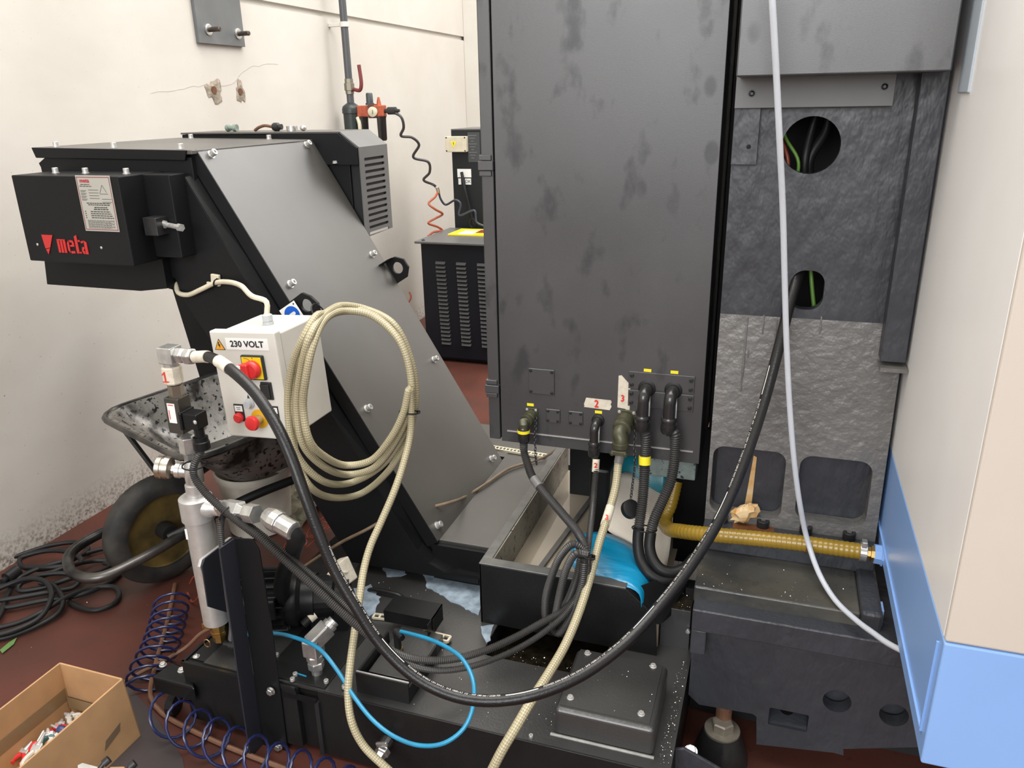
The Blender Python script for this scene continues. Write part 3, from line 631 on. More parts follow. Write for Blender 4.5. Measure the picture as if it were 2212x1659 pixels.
# ================================================================ machine guard
GX, GY, GZ, GS = 0.303, 1.181, 0.548, 0.790
mg = thing('machine_guard', 'large white and blue sheet metal enclosure at the right edge of the photo', 'machine enclosure', (0.8, 2.1, GZ))
build('side_panel', G().box(GX, GX+0.02, GY+0.012, 3.1, GS+0.002, 2.35), M_guardw, mg, bevel=0.002)
build('front_panel', G().box(GX, 1.6, GY, GY+0.012, GS+0.002, 2.35), M_guardb, mg, bevel=0.004)
sk = build('blue_skirt', G().xy([(GX, GY), (1.6, GY), (1.6, GY+.02), (GX+.02, GY+.02), (GX+.02, 3.1), (GX, 3.1)], GZ, GS), M_blue, mg, bevel=0.004, seg=3)
build('bottom_lip', G().box(GX-0.004, GX, GY+0.028, 3.1, GZ+0.042, GZ+0.046), M_blue, sk)
build('corner_lip', G().box(GX-0.004, GX, GY+0.028, GY+0.032, GZ+0.046, GS-.02), M_blue, sk)
build('interior', G().box(GX+0.025, 1.6, GY+0.025, 3.0, GZ+.01, 2.33), M_guardw, mg)
build('top_strip', G().box(GX-0.004, GX+0.03, 1.70, 1.80, 1.60, 2.35), mat('pale_blue_strip', (0.42, 0.48, 0.54), 0.4), mg, bevel=0.002)
bs = V((0.299,1.7079,0.4784))
build('hinge_bracket', G().box(GX-0.020, GX, bs.y-.019, bs.y+.019, bs.z-.028, bs.z+.020), M_blue, mg, bevel=0.001)
build('hinge_pin', G().lathe((GX-.011, bs.y-.028, bs.z+.011), (0, 1, 0), [(0, .0055), (.047, .0055)], 10), M_blue, mg)
# ================================================================ coolant tank
TZ = 0.211
tk = thing('coolant_tank', 'low black coolant tank with bolted covers, splashed with milky coolant', 'coolant tank', (-0.75, 1.75, 0.0))
op = [(-0.640, 1.650), (-0.615, 1.745), (-0.30, 1.775), (-0.30, 1.70), (-0.385, 1.640)]
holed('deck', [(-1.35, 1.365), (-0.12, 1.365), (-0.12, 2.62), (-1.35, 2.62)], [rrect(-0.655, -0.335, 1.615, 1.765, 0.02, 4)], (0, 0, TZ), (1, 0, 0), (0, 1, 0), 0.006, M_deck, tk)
build('front_wall', G().box(-1.0, -0.12, 1.36, 1.366, 0.012, TZ), M_tank, tk, bevel=0.001)
build('shell', G().box(-1.345, -1.0, 1.372, 1.60, 0.012, TZ-.008).box(-0.126, -0.12, 1.366, 2.6, 0.012, TZ-.002).box(-1.35, -1.344, 1.4, 2.6, 0.012, TZ-.002).box(-1.35, -.12, 2.61, 2.62, .012, TZ-.002).box(-1.0, -0.66, 1.372, 1.9, 0.012, TZ-.03), M_tank, tk)
build('sump_oil', G().box(-1.0, -0.126, 1.37, 2.0, 0.06, 0.135), M_sump, tk)
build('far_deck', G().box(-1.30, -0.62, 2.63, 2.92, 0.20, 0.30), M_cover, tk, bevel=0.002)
# left compartment with recessed lid
lc = build('end_compartment', G().box(-1.412, -1.06, 1.352, 1.56, 0.020, TZ-.006), M_tank, tk, bevel=0.003)
build('compartment_lid', G().box(-1.400, -1.18, 1.372, 1.55, TZ-.006, TZ-.001), M_tank, lc, bevel=0.001)
build('compartment_rim', G().box(-1.412, -1.06, 1.350, 1.358, TZ-.008, TZ).box(-1.412, -1.404, 1.352, 1.56, TZ-.008, TZ), M_tank, lc)
fast(lc, (-1.3863,1.3809,0.21), (0, 0, 1), 0.007, M_bolt, 'dome')
fast(lc, (-1.2177,1.3662,0.21), (0, 0, 1), 0.006, M_bolt, 'dome')
pl_ = build('pump_base_plate', G().box(-1.17, -0.985, 1.372, 1.62, TZ, TZ+.004), M_tank, tk, bevel=0.001)
for q in [(-1.0832,1.3905,0.215),(-1.0793,1.3718,0.215),(-0.9924,1.3916,0.215),(-0.9378,1.3874,0.215),(-1.174,1.4419,0.215)]: fast(pl_, q, (0, 0, 1), 0.0062, M_bolt, 'socket')
build('plate_handle', G().xz([(-1.11, .190), (-1.0, .190), (-1.005, .178), (-1.105, .178)], 1.350, 1.358), M_black2, tk)
build('corner_groove', G().box(-1.008, -0.996, 1.352, 1.362, 0.014, TZ-.03), M_dark, tk)
build('foot_bracket', G().xy([(x, y) for x, y, _ in [(-1.5071,1.3345,0.15),(-1.4978,1.4042,0.15),(-1.4243,1.3911,0.15),(-1.3648,1.3336,0.15)]], 0.10, 0.150), M_black2, tk, bevel=0.006)
for q in [(-1.5103,1.3823,0.15),(-1.445,1.3789,0.15)]: fast(tk, q, (0, 0, 1), 0.008, M_bolt, 'hex')
caster = build('caster', G().lathe((-1.50, 1.37, 0.03), (1, .2, 0), [(0, .03), (.022, .03)], 18), M_rubber, tk)
# bolted cover box on the right
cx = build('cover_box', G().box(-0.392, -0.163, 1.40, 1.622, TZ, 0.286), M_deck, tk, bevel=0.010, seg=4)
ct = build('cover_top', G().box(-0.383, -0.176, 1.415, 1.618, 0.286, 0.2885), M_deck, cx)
build('weld_seam', G().tube([V((-0.40, 1.397, TZ+.002)), V((-0.16, 1.397, TZ+.002))], 0.004, 6), mat('pale_sealant', (0.32, 0.32, 0.30), 0.4, var=0.3, vscale=60), cx)
for q in [(-0.3628,1.6064,0.288),(-0.1978,1.6068,0.288),(-0.3646,1.4414,0.288),(-0.1986,1.4391,0.288)]: fast(ct, q, (0, 0, 1), 0.0068, M_bolt, 'hex')
fast(tk, (-0.4413,1.3761,0.211), (0, 0, 1), 0.005, M_bolt, 'socket', 'screw')
# open box with bent lid that carries the blue tube's elbow
ob = build('level_box', G().box(-0.902, -0.758, 1.388, 1.394, TZ, 0.270).box(-0.764, -0.758, 1.394, 1.56, TZ, 0.255).box(-0.902, -0.896, 1.394, 1.56, TZ, 0.270), M_tank, tk)
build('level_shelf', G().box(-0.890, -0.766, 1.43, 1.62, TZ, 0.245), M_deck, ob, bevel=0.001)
build('bent_lid', G().box(-0.945, -0.800, 1.625, 1.629, 0.246, 0.282).box(-0.945, -0.800, 1.629, 1.70, 0.279, 0.282).box(-0.802, -0.800, 1.60, 1.70, 0.23, 0.282), M_black2, ob)
build('inner_lip', G().box(-0.902, -0.758, 1.392, 1.396, 0.268, 0.272), M_alu, ob)
# perforated strips (cable duct fingers)
def comb(parent, p, q, n, w, h):
    p, q = V(p), V(q); d = (q-p)/n; t = V((-d.y, d.x, 0)).normalized()
    outs = [build('comb_rail', G().obox((p+q)/2, d, t, (0,0,1), (q-p).length/2, w*.12, h/2), M_cream, parent), build('comb_rail', G().obox((p+q)/2+t*w, d, t, (0,0,1), (q-p).length/2, w*.12, h/2), M_cream, parent)]
    for i in range(n+1): build('comb_finger', G().obox(p+d*i+t*w*.5, d, t, (0,0,1), d.length*.16, w*.5, h*.45), M_cream, parent)
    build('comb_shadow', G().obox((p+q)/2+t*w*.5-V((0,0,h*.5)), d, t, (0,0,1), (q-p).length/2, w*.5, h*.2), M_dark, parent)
cd = thing('cable_duct', 'cream slotted cable duct lying across the grey conveyor base lid', 'cable duct', (-0.87, 2.60, 0.343))
comb(cd, (-0.99, 2.588, 0.348), (-0.755, 2.570, 0.348), 16, 0.022, 0.008)
cd2 = thing('cable_duct', 'short cream slotted duct strip beside the blue tube elbow', 'cable duct', (-0.80, 1.64, 0.212))
comb(cd2, (-0.835, 1.626, 0.222), (-0.755, 1.622, 0.222), 4, 0.022, 0.008)
cd3 = thing('cable_duct', 'scrap of cream slotted duct behind the black hose on the tank', 'cable duct', (-0.98, 1.66, 0.212))
comb(cd3, (-1.005, 1.665, 0.216), (-0.95, 1.672, 0.216), 3, 0.018, 0.006)
# raised ridge on the deck
build('deck_handle', G().tube(spline([(-1.0833,1.7876,0.213),(-1.0705,1.7828,0.222),(-0.9811,1.7803,0.222),(-0.9679,1.7832,0.213)], .01), 0.006, 8), M_tank, tk, smooth=True)
# milky puddles
def puddle(pts, label):
    o = build('coolant_puddle', G().xy([(x, y) for x, y, _ in pts], TZ+.0002, TZ+.0022), M_milk); tag(o, label, 'puddle', 'milky puddles on the tank'); return o
def rag_edge(pts, amp=0.006, k=5):
    out = []
    for i, p in enumerate(pts):
        q = pts[(i+1) % len(pts)]; p, q = V(p), V(q)
        for j in range(k): out.append(tuple(p+(q-p)*j/k+V((random.uniform(-amp, amp), random.uniform(-amp, amp), 0))))
    return out
puddle(rag_edge([(-0.966,1.9174,0.211),(-0.9091,1.9427,0.211),(-0.7861,1.9506,0.211),(-0.7181,1.7708,0.211),(-0.7763,1.7874,0.211),(-0.8507,1.8243,0.211),(-0.9149,1.8495,0.211)]), 'large milky coolant puddle beside the trough')
puddle(rag_edge([(-1.1122,1.928,0.211),(-1.0741,1.9339,0.211),(-1.0244,1.9323,0.211),(-1.0151,1.8864,0.211),(-1.0624,1.8721,0.211)]), 'small milky coolant puddle by the foot of the conveyor')
puddle(rag_edge([(-1.1283,1.777,0.211),(-1.0925,1.8133,0.211),(-1.0343,1.7684,0.211),(-1.0101,1.6928,0.211),(-1.0312,1.6569,0.211),(-1.0875,1.7041,0.211)]), 'milky coolant puddle behind the black hydraulic hose')
puddle(rag_edge([(-0.6968,1.7219,0.211),(-0.663,1.7432,0.211),(-0.6512,1.6726,0.211),(-0.6561,1.6567,0.211)], .003), 'narrow milky splash at the corner of the trough')
# ================================================================ trough
TX0, TX1, TY, TT = -0.704, -0.215, 1.745, 0.402
tg = thing('coolant_trough', 'dark steel trough full of murky coolant under the cabinet', 'trough', (-0.45, 2.1, TZ))
build('front_plate', G().xz([(TX0, TZ), (TX0, TT), (-0.295, TT), (-0.236, 0.352), (-0.214, 0.322), (-0.207, TZ)], TY, TY+.006), M_tank, tg, bevel=0.002)
build('rim', G().box(TX0, -0.295, TY, TY+.034, TT, TT+.003).box(TX0, TX0+.028, TY+.034, 2.60, TT, TT+.003), M_troughrim, tg, bevel=0.001)
build('left_wall', G().box(TX0, TX0+.005, TY, 2.60, TZ, TT), M_tank, tg)
build('inner_wall', G().box(TX0+.028, TX0+.032, TY+.034, 2.60, TZ+.01, TT).box(TX0+.028, -0.30, TY+.030, TY+.034, TZ+.01, TT), M_trough, tg)
build('coolant', G().box(TX0+.032, -0.21, TY+.034, 2.60, TZ+.004, 0.292), M_liquid, tg)
build('divider', G().obox((-0.56, 2.15, 0.296), (0.10, 1, 0), (1, -.1, 0), (0, 0, 1), 0.355, 0.008, 0.006), M_troughrim, tg)
build('back_baffle', G().box(-0.62, -0.2, 2.42, 2.45, 0.22, 0.64), M_black2, tg)
build('chute_wall', G().box(-0.46, -0.40, 2.02, 2.42, 0.34, 0.60), M_black2, tg, bevel=0.01)
build('right_wall', G().prism([(-0.295, TY, 0.395), (-0.21, TY+.0, 0.31), (-0.16, 1.86, 0.31), (-0.16, 1.86, 0.37), (-0.22, 1.82, 0.40)], (0.012, 0.01, 0)), M_black2, tg)
# blue and cream protective film hanging into the trough
def sheet(name, grid, m, label, cat, sub=2):
    g = G(); r = len(grid); c = len(grid[0])
    g.v = [tuple(p) for row in grid for p in row]
    for i in range(r-1):
        for j in range(c-1): g.f.append((i*c+j, i*c+j+1, (i+1)*c+j+1, (i+1)*c+j))
    o = build(name, g, m, None, smooth=True)
    sd = o.modifiers.new('drape', 'SUBSURF'); sd.levels = sub; sd.render_levels = sub
    so = o.modifiers.new('thickness', 'SOLIDIFY'); so.thickness = 0.0015
    return tag(o, label, cat)
sheet('plastic_film', [[(-0.4647,1.79,0.4229),(-0.4634,1.86,0.4547),(-0.4488,1.92,0.4454)], [(-0.4118,1.77,0.3831),(-0.3978,1.86,0.4442),(-0.3957,1.96,0.4349)], [(-0.3187,1.76,0.402),(-0.3166,1.84,0.4342),(-0.3255,1.96,0.4136)], [(-0.2476,1.75,0.4),(-0.2522,1.82,0.4081),(-0.2605,1.93,0.3902)], [(-0.2595,1.735,0.3339),(-0.2296,1.8,0.3534),(-0.2353,1.9,0.361)]], M_film, 'bright blue plastic film hanging over the trough corner', 'plastic film')
sheet('foam_sheet', [[(-0.4085,1.97,0.4241),(-0.4106,2.05,0.4878),(-0.4071,2.15,0.5321)], [(-0.3476,1.97,0.4192),(-0.348,2.07,0.4794),(-0.353,2.18,0.5332)], [(-0.2697,1.95,0.3765),(-0.274,2.06,0.4425),(-0.2732,2.16,0.4837)], [(-0.2085,1.9,0.3333),(-0.2189,2.04,0.4166),(-0.2213,2.15,0.4963)]], M_foam, 'crumpled cream foam sheet behind the conduits', 'foam sheet')
sheet('teal_film', [[(-0.4237,2.16,0.4214),(-0.4204,2.18,0.5319),(-0.4151,2.2,0.5629)], [(-0.3905,2.15,0.4476),(-0.383,2.17,0.5494),(-0.3752,2.2,0.5759)], [(-0.3245,2.14,0.4469),(-0.3215,2.16,0.5391),(-0.3211,2.2,0.5751)], [(-0.2494,2.14,0.4817),(-0.2526,2.16,0.5486),(-0.2557,2.2,0.5836)]], M_teal, 'teal plastic film under the cabinet edge', 'plastic film')
fo_ = build('foam_block', G().box(-0.33, -0.165, 2.08, 2.22, 0.57, 0.64), M_foamgrey, None, bevel=0.004); tag(fo_, 'speckled grey foam block wedged under the cabinet', 'foam block')
# panel between trough and machine bed
sp = thing('splash_panel', 'narrow dark splash panel with chips between trough and machine bed', 'panel', (-0.17, 1.80, 0.2))
build('sheet', G().box(-0.207, -0.130, 1.795, 1.803, 0.168, 0.332), M_cab, sp, bevel=0.001)
build('ledge', G().box(-0.212, -0.130, 1.775, 1.803, 0.160, 0.168), M_sump, sp)
build('upper_ledge', G().box(-0.215, -0.13, 1.795, 1.86, 0.332, 0.338), M_sump, sp)
build('back', G().box(-0.215, -0.125, 1.86, 1.90, 0.18, 0.36), M_black2, sp)
build('rear_sheet', G().box(-0.225, -0.10, 2.16, 2.18, 0.25, 0.70), M_black, sp)
for z in (0.275, 0.178): fast(sp, (-0.134, 1.792, z), (0, -1, 0), 0.006, M_steel, 'socket', 'screw')
# ================================================================ jack under the bed
JX, JY = -0.024, 1.668
jz = (-0.0205,1.668,0.0849)[2]
jk = thing('levelling_jack', 'black levelling jack with hexagon bolt under the machine bed', 'jack', (JX, JY, 0.0))
build('body', G().lathe((JX, JY, 0.0), (0, 0, 1), [(0, .070), (.02, .067), (jz-.02, .052), (jz, .046)], 28), M_dbolt, jk, smooth=True)
build('washer', G().lathe((JX, JY, jz), (0, 0, 1), [(0, .044), (.005, .044)], 28), mat('worn_grey_steel', (0.30, 0.27, 0.22), 0.5, 0.5, var=0.3, vscale=30), jk)
build('hex_nut', G().lathe((JX, JY, jz+.005), (0, 0, 1), [(0, .028), (.022, .028), (.025, .024)], 6), mat('worn_grey_steel', (0.30, 0.27, 0.22)), jk)
build('spindle', G().cyl((JX, JY+.02, jz+.02), (JX, JY+.02, jz+.10), 0.020), M_rust, jk)
ab = thing('anchor_bracket', 'dark triangular floor bracket with a hexagon bolt at the tank corner', 'bracket', (-0.07, 1.46, 0.0))
build('plate', G().prism([(-0.1207,1.46,0.1897),(-0.1001,1.46,0.1971),(-0.0766,1.46,0.1878),(-0.013,1.46,0.1597),(0.0322,1.46,0.0988)]+[(0.02, 1.46, 0.0), (-0.117, 1.46, 0.0)], (0, .008, 0)), M_cast, ab, bevel=0.002)
fast(ab, (-0.087,1.49,0.1645), (0, -0.35, 0.94), 0.0125, M_steel, 'hex')
build('bolt_shank', G().cyl(V((-0.0869,1.49,0.1618))-V((0, 0, .17)), (-0.0869,1.49,0.1618), .008), M_steel, ab)
# ================================================================ filter post and filter
pt = thing('filter_post', 'black angle post bolted to the tank carrying the filter plate', 'post', (-1.15, 1.34, 0.03))
build('rear_leaf', G().prism([(-1.1682,1.346,0.6307),(-1.1177,1.346,0.6368),(-1.1027,1.346,0.608),(-1.0996,1.346,0.3384),(-1.106,1.346,-0.0109),(-1.1829,1.346,-0.0466)], (0, 0.004, 0)), M_black, pt, bevel=0.001)
build('side_leaf', G().prism([(-1.1682,1.346,0.6307),(-1.1829,1.346,-0.0466)]+[V(q)+V((-0.004, -0.05, 0)) for q in [(-1.181,1.346,-0.0333),(-1.1682,1.346,0.6307)]], (-0.004, 0, 0)), M_fold, pt, bevel=0.001)
for q in [(-1.1253,1.342,0.1957),(-1.1283,1.342,0.0143)]: fast(pt, q, (0, -1, 0), 0.0095, M_steel, 'hex')
mp_ = build('filter_plate', G().prism([(-1.262,1.3233,0.5516),(-1.262,1.3364,0.5645),(-1.262,1.4431,0.5632),(-1.262,1.477,0.5439),(-1.262,1.4176,0.3413),(-1.262,1.3196,0.4369)], (0.004, 0, 0)), M_fold, pt, bevel=0.001)
build('plate_edge', G().prism([(-1.27,1.3194,0.5499),(-1.27,1.3295,0.5646),(-1.27,1.4423,0.5623),(-1.27,1.4726,0.545),(-1.27,1.4173,0.3971),(-1.27,1.3272,0.4949)], (0.008, 0, 0)), M_alu, pt, bevel=0.001)
FXc, FYc = -1.338, 1.42
fi = thing('pressure_filter', 'upright silver filter column with gauge, tape and pressure switch beside the control box', 'filter', (FXc, FYc, 0.22))
fz = {k: v for k, v in zip(('el', 'tp0', 'tp1', 'hx', 'bl0', 'bl1', 'nut0', 'nut1', 'tee', 'teeb', 'cap0', 'cap1', 'cyl1', 'low', 'br0', 'br1'), [1.0554,1.0267,0.9824,0.9801,0.9505,0.8600,0.8478,0.8006,0.7628,0.7219,0.6857,0.6199,0.4879,0.3090,0.3090,0.2269])}
D = (0, 0, -1)
build('elbow', G().obox((FXc+.002, FYc, fz['el']), (1,0,0), (0,1,0), (0,0,1), .020, .020, .020).lathe((FXc+.02, FYc, fz['el']), (1, -.02, .0), [(0, .016), (.010, .020), (.022, .020), (.026, .015), (.032, .021), (.046, .021), (.05, .016)], 6).lathe((FXc-.0, FYc, fz['el']-.018), D, [(0, .017), (.018, .017)], 18), M_steel, fi, bevel=0.002)
tl = build('tape_wrap', G().lathe((FXc, FYc, fz['tp0']), D, [(0, .0205), (.004, .023), (fz['tp0']-fz['tp1']-.004, .0225), (fz['tp0']-fz['tp1'], .019)], 8), M_tape, fi)
patch('number_one', (FXc-.002, FYc-.0232, (fz['tp0']+fz['tp1'])/2), ux, uz, [(-.008, -.013), (.008, -.012), (.008, -.009), (.0022, -.009), (.002, .014), (-.001, .014), (-.009, .006), (-.007, .004), (-.0022, .007), (-.002, -.010), (-.008, -.010)], M_redink, tl, .0006)
build('hex_adapter', G().lathe((FXc+.002, FYc, fz['hx']), D, [(0, .018), (fz['hx']-fz['bl0'], .018)], 6), mat('bronze_steel', (0.28, 0.25, 0.20), 0.35, 0.9), fi)
bk = build('switch_block', G().box(FXc-.021, FXc+.021, FYc-.021, FYc+.021, fz['bl1'], fz['bl0']), mat('anodised_block', (0.10, 0.095, 0.085), 0.35, 0.8), fi, bevel=0.002)
patch('switch_label', (FXc-.002, FYc-.0212, (fz['bl0']+fz['bl1'])/2+.008), ux, uz, rect(.022, .05), M_paper, bk, .0008)
patch('label_print', (FXc-.009, FYc-.0221, (fz['bl0']+fz['bl1'])/2+.004), ux, uz, rect(.0022, .024), M_redink, bk, .0003)
patch('label_print', (FXc-.002, FYc-.0221, (fz['bl0']+fz['bl1'])/2+.029), ux, uz, rect(.016, .0022), M_redink, bk, .0003)
pc = build('plug', G().box(FXc+.021, FXc+.030, FYc-.030, FYc+.020, fz['bl1']+.015, fz['bl1']+.060).box(FXc+.030, FXc+.072, FYc-.026, FYc+.012, fz['bl1']+.018, fz['bl1']+.058), M_black2, fi, bevel=0.003)
fast(pc, (FXc+.066, FYc-.026, fz['bl1']+.040), (0, -1, 0), .004, M_bolt, 'dome', 'screw')
build('plug_neck', G().lathe((FXc+.058, FYc-.008, fz['bl1']+.02), (0.04, -.05, -1), [(0, .012), (.024, .012), (.025, .018), (.036, .018), (.038, .020), (.056, .020), (.060, .012)], 18), M_black2, fi, smooth=True)
build('swivel_nut', G().lathe((FXc+.010, FYc, fz['nut0']), D, [(0, .014), (.004, .021), (fz['nut0']-fz['nut1']-.004, .022), (fz['nut0']-fz['nut1'], .015), (fz['nut0']-fz['tee'], .015)], 6), M_steel, fi, bevel=0.001)
build('tee', G().lathe((FXc+.012, FYc, fz['tee']+.02), D, [(0, .017), (.012, .020), (.028, .023), (.060, .022), (.062, .018), (.085, .018)], 18).lathe((FXc+.012, FYc, fz['tee']-.012), (-1, -.3, .12), [(0, .018), (.03, .018), (.031, .020), (.042, .020), (.043, .012), (.052, .012)], 14), M_steel, fi, smooth=True)
ga = build('pressure_gauge', G().lathe((FXc-.038, FYc-.012, fz['tee']-.004), (-1, -.3, .12), [(0, .012), (.006, .027), (.018, .029), (.019, .027), (.024, .027), (.025, .029), (.036, .029), (.038, .025)], 24), mat('aged_nickel', (0.50, 0.45, 0.38), 0.35, 1.0, var=0.2, vscale=40), fi, smooth=True)
build('nipple', G().lathe((FXc+.008, FYc, fz['teeb']), D, [(0, .018), (.005, .023), (.03, .023), (fz['teeb']-fz['cap0'], .021)], 18), M_alu, fi, smooth=True)
build('filter_cap', G().lathe((FXc+.004, FYc, fz['cap0']), D, [(0, .022), (.002, .034), (.007, .041), (fz['cap0']-fz['cap1'], .041), (fz['cap0']-fz['cap1']+.001, .036)], 32).lathe((FXc+.004, FYc, fz['cap0']-.030), (1, .05, 0), [(0, .03), (.048, .026), (.056, .020), (.072, .020)], 18), M_alu, fi, smooth=True)
build('filter_bowl', G().lathe((FXc+.004, FYc, fz['cap1']), D, [(0, .0355), (fz['cap1']-fz['low'], .0335), (fz['cap1']-fz['low']+.004, .028)], 32), M_alu, fi, smooth=True)
patch('bowl_label', (FXc-.010, FYc-.0355, fz['cap1']-.03), (.93, .30, 0), uz, rect(.006, .03), M_paper, fi, .0006)
bv = build('drain_valve', G().lathe((FXc+.006, FYc, fz['br0']), D, [(0, .018), (.004, .022), (.018, .022), (.019, .019), (.030, .019), (.031, .022), (.040, .022), (.041, .018), (.060, .018), (.064, .014)], 8), M_brass, fi)
build('valve_lever', G().obox((FXc-.018, FYc-.01, fz['br0']-.014), (1, .2, 0), (0, 1, 0), (0, 0, 1), .014, .005, .007), M_brass, fi)
build('drain_ring', G().tube([V((FXc-.022+.010*math.cos(t*.5), FYc-.02, fz['br1']+.018+.012*math.sin(t*.5))) for t in range(14)], .0015, 6), M_brass, fi)
build('push_fitting', G().lathe((FXc+.022, FYc-.005, fz['br1']+.016), (1, .05, -.08), [(0, .009), (.016, .009), (.017, .013), (.034, .013), (.035, .011), (.042, .011)], 16), M_rubber, fi, smooth=True)
# horizontal outlet with swivel fittings and hose tail to the pump
build('outlet_union', G().lathe((-1.2518,1.4,0.6741), (V((-1.069,1.37,0.69))-V((-1.2518,1.4,0.6741))), [(0, .014), (.012, .015), (.013, .021), (.028, .021), (.03, .025), (.080, .026), (.084, .021), (.096, .017), (.100, .024), (.132, .024)], 6), M_steel, fi, bevel=0.001)
build('outlet_elbow', G().lathe((-1.0917,1.375,0.6898), (V((-1.0203,1.36,0.6739))-V((-1.0917,1.375,0.6898))), [(0, .020), (.012, .024), (.024, .027), (.044, .027), (.046, .023), (.088, .023), (.090, .018)], 12), M_steel, fi, bevel=0.001)
hs = hose('suction_hose', [(-1.0301,1.362,0.6761),(-1.0145,1.37,0.6532),(-1.0652,1.42,0.5644),(-1.156,1.49,0.4364),(-1.1962,1.53,0.337),(-1.1824,1.56,0.2773),(-1.1567,1.58,0.2505)], 0.0215, M_rubber, None, 14)
tag(hs, 'thick black rubber hose bending down from silver fittings to the pump', 'hose')
# ================================================================ pump motor
pm = thing('coolant_pump', 'black finned coolant pump motor on the tank behind the post', 'pump', (-1.25, 1.58, TZ))
ax = V((0.80, 0.32, 0)).normalized(); pc_ = V((-1.36, 1.52, TZ+.088))
build('motor_body', G().lathe(pc_, ax, [(0, .055), (.01, .072), (.16, .072), (.17, .08), (.19, .08), (.20, .066), (.235, .066)], 28), M_black2, pm, smooth=True)
for i in range(20):
    w = 2*math.pi*i/20; sd_ = V((0, 0, 1)).cross(ax)
    r_ = sd_*math.cos(w)+V((0, 0, 1))*math.sin(w)
    build('cooling_fin', G().obox(pc_+ax*.085+r_*.078, ax, r_, ax.cross(r_), .072, .010, .0015), M_black2, pm)
build('fan_cowl', G().lathe(pc_-ax*.055, ax, [(0, .055), (.004, .078), (.06, .082)], 28), M_black2, pm, smooth=True)
build('terminal_box', G().obox(pc_+ax*.10+V((.03, -.06, .02)), ax, (0, 0, 1), ax.cross(V((0,0,1))), .035, .03, .022), M_black2, pm, bevel=0.004)
build('pump_head', G().lathe(pc_+ax*.235, ax, [(0, .06), (.05, .06), (.055, .045), (.09, .045)], 24).obox(pc_+ax*.27+V((0, 0, -.05)), ax, (0,0,1), ax.cross(V((0,0,1))), .05, .04, .05), M_black, pm, smooth=False)
build('lifting_eye', G().tube([V((-1.30+.014*math.cos(t*.45), 1.54, .385+.014*math.sin(t*.45))) for t in range(15)], .005, 8), M_black2, pm, smooth=True)
pf = thing('pump_outlet', 'angled grey steel pipe outlet wrapped in pale tape behind the pump', 'pipe', (-1.1305,1.62,0.2749))
build('pipe', G().cyl((-1.1906,1.6,0.2371), (-1.1305,1.64,0.3158), .019), M_steel, pf, smooth=True)
build('sleeve', G().cyl((-1.141,1.637,0.3002), (-1.0839,1.66,0.3731), .0225, .021), M_tape, pf, smooth=True)
build('tee_block', G().obox((-1.089,1.67,0.3507), (.6, -.2, .35), (.2, 1, 0), (-.3, 0, .8), .022, .024, .036), M_tape, pf, bevel=0.004)
lev = thing('pump_plug', 'small tape-capped black pipe stub on the pump head', 'pipe stub', (-1.1197,1.54,0.2636))
build('stub', G().cyl((-1.1434,1.53,0.258), (-1.1293,1.55,0.2727), .012), M_rubber, lev, smooth=True)
build('cap', G().cyl((-1.1324,1.545,0.2695), (-1.1233,1.56,0.2761), .0135), M_tape, lev, smooth=True)
# big hydraulic elbow standing on the pump plate
he = thing('hydraulic_elbow', 'large zinc hydraulic elbow standing on the tank plate', 'elbow fitting', (-1.036, 1.418, TZ))
ex, ey0 = -1.034, 1.416
build('stem', G().lathe((ex, ey0, TZ+.003), (0, 0, 1), [(0, .014), (.022, .014)], 16), M_steel, he)
build('lower_nut', G().lathe((ex, ey0, TZ+.020), (0, 0, 1), [(0, .021), (.020, .022), (.023, .018)], 6), M_steel, he, bevel=0.001)
build('upper_nut', G().lathe((ex-.001, ey0, TZ+.043), (0, 0, 1), [(0, .017), (.004, .022), (.018, .023), (.022, .020)], 8), M_steel, he, bevel=0.001)
build('elbow_body', G().obox((ex-.002, ey0, TZ+.086), (1, 0, 0), (0, 1, 0), (0, 0, 1), .021, .021, .024), M_steel, he, bevel=0.004)
build('elbow_bend', G().obox((ex+.010, ey0+.014, TZ+.112), (.50, .70, .52), (-.8, .57, 0), (-.3, -.42, .85), .030, .020, .019), M_steel, he, bevel=0.004)
build('threaded_end', G().lathe((ex+.024, ey0+.034, TZ+.127), (.50, .70, .52), [(0, .017), (.003, .020), (.012, .020), (.013, .016), (.022, .016)], 18), M_steel, he)
# ================================================================ 230 V control box
BO = V((-1.262, 1.60, 0.920)); th = math.radians(-3.0)
bu = V((math.cos(th), 0, -math.sin(th))); bvv = V((math.sin(th), 0, math.cos(th))); bw = V((0, -1, 0))
def B(a, b, c=0.0): return BO+bu*a+bvv*b+bw*c       # across, up, out of the door
bx = thing('control_box', 'small off-white 230 volt control box with red switch and buttons', 'control box', (-1.262, 1.69, 0.775))
build('body', G().obox(B(.004, -.002, -.118), bu, bvv, bw, .092, .140, .088), M_white, bx, bevel=0.004)
dor = build('door', G().obox(B(0, 0, -.013), bu, bvv, bw, .099, .146, .013), M_white, bx, bevel=0.004)
lb = patch('voltage_label', B(.012, .113), bu, bvv, rect(.128, .030), M_paper, dor, .0008)
text('230 VOLT', 0.0225, B(.012, .1128, .0009), bu, bvv, M_ink, lb, sx=1.05, bold=0.0008)
ws = patch('warning_triangle', B(-.073, .110), bu, bvv, [(-.0165, -.014), (.0165, -.014), (0, .016)], M_ink, dor, .0006)
patch('triangle_face', B(-.073, .110, .0006), bu, bvv, [(-.0135, -.0124), (.0135, -.0124), (0, .0125)], mat('warning_orange', (0.80, 0.36, 0.02), 0.4), ws, .0004)
patch('bolt_symbol', B(-.073, .1085, .001), bu, bvv, [(-.003, .009), (.001, .009), (-.0005, .003), (.003, .003), (.0005, -.008), (-.001, -.002), (-.0035, -.001)], M_ink, ws, .0003)
swc = (0.024, 0.053)
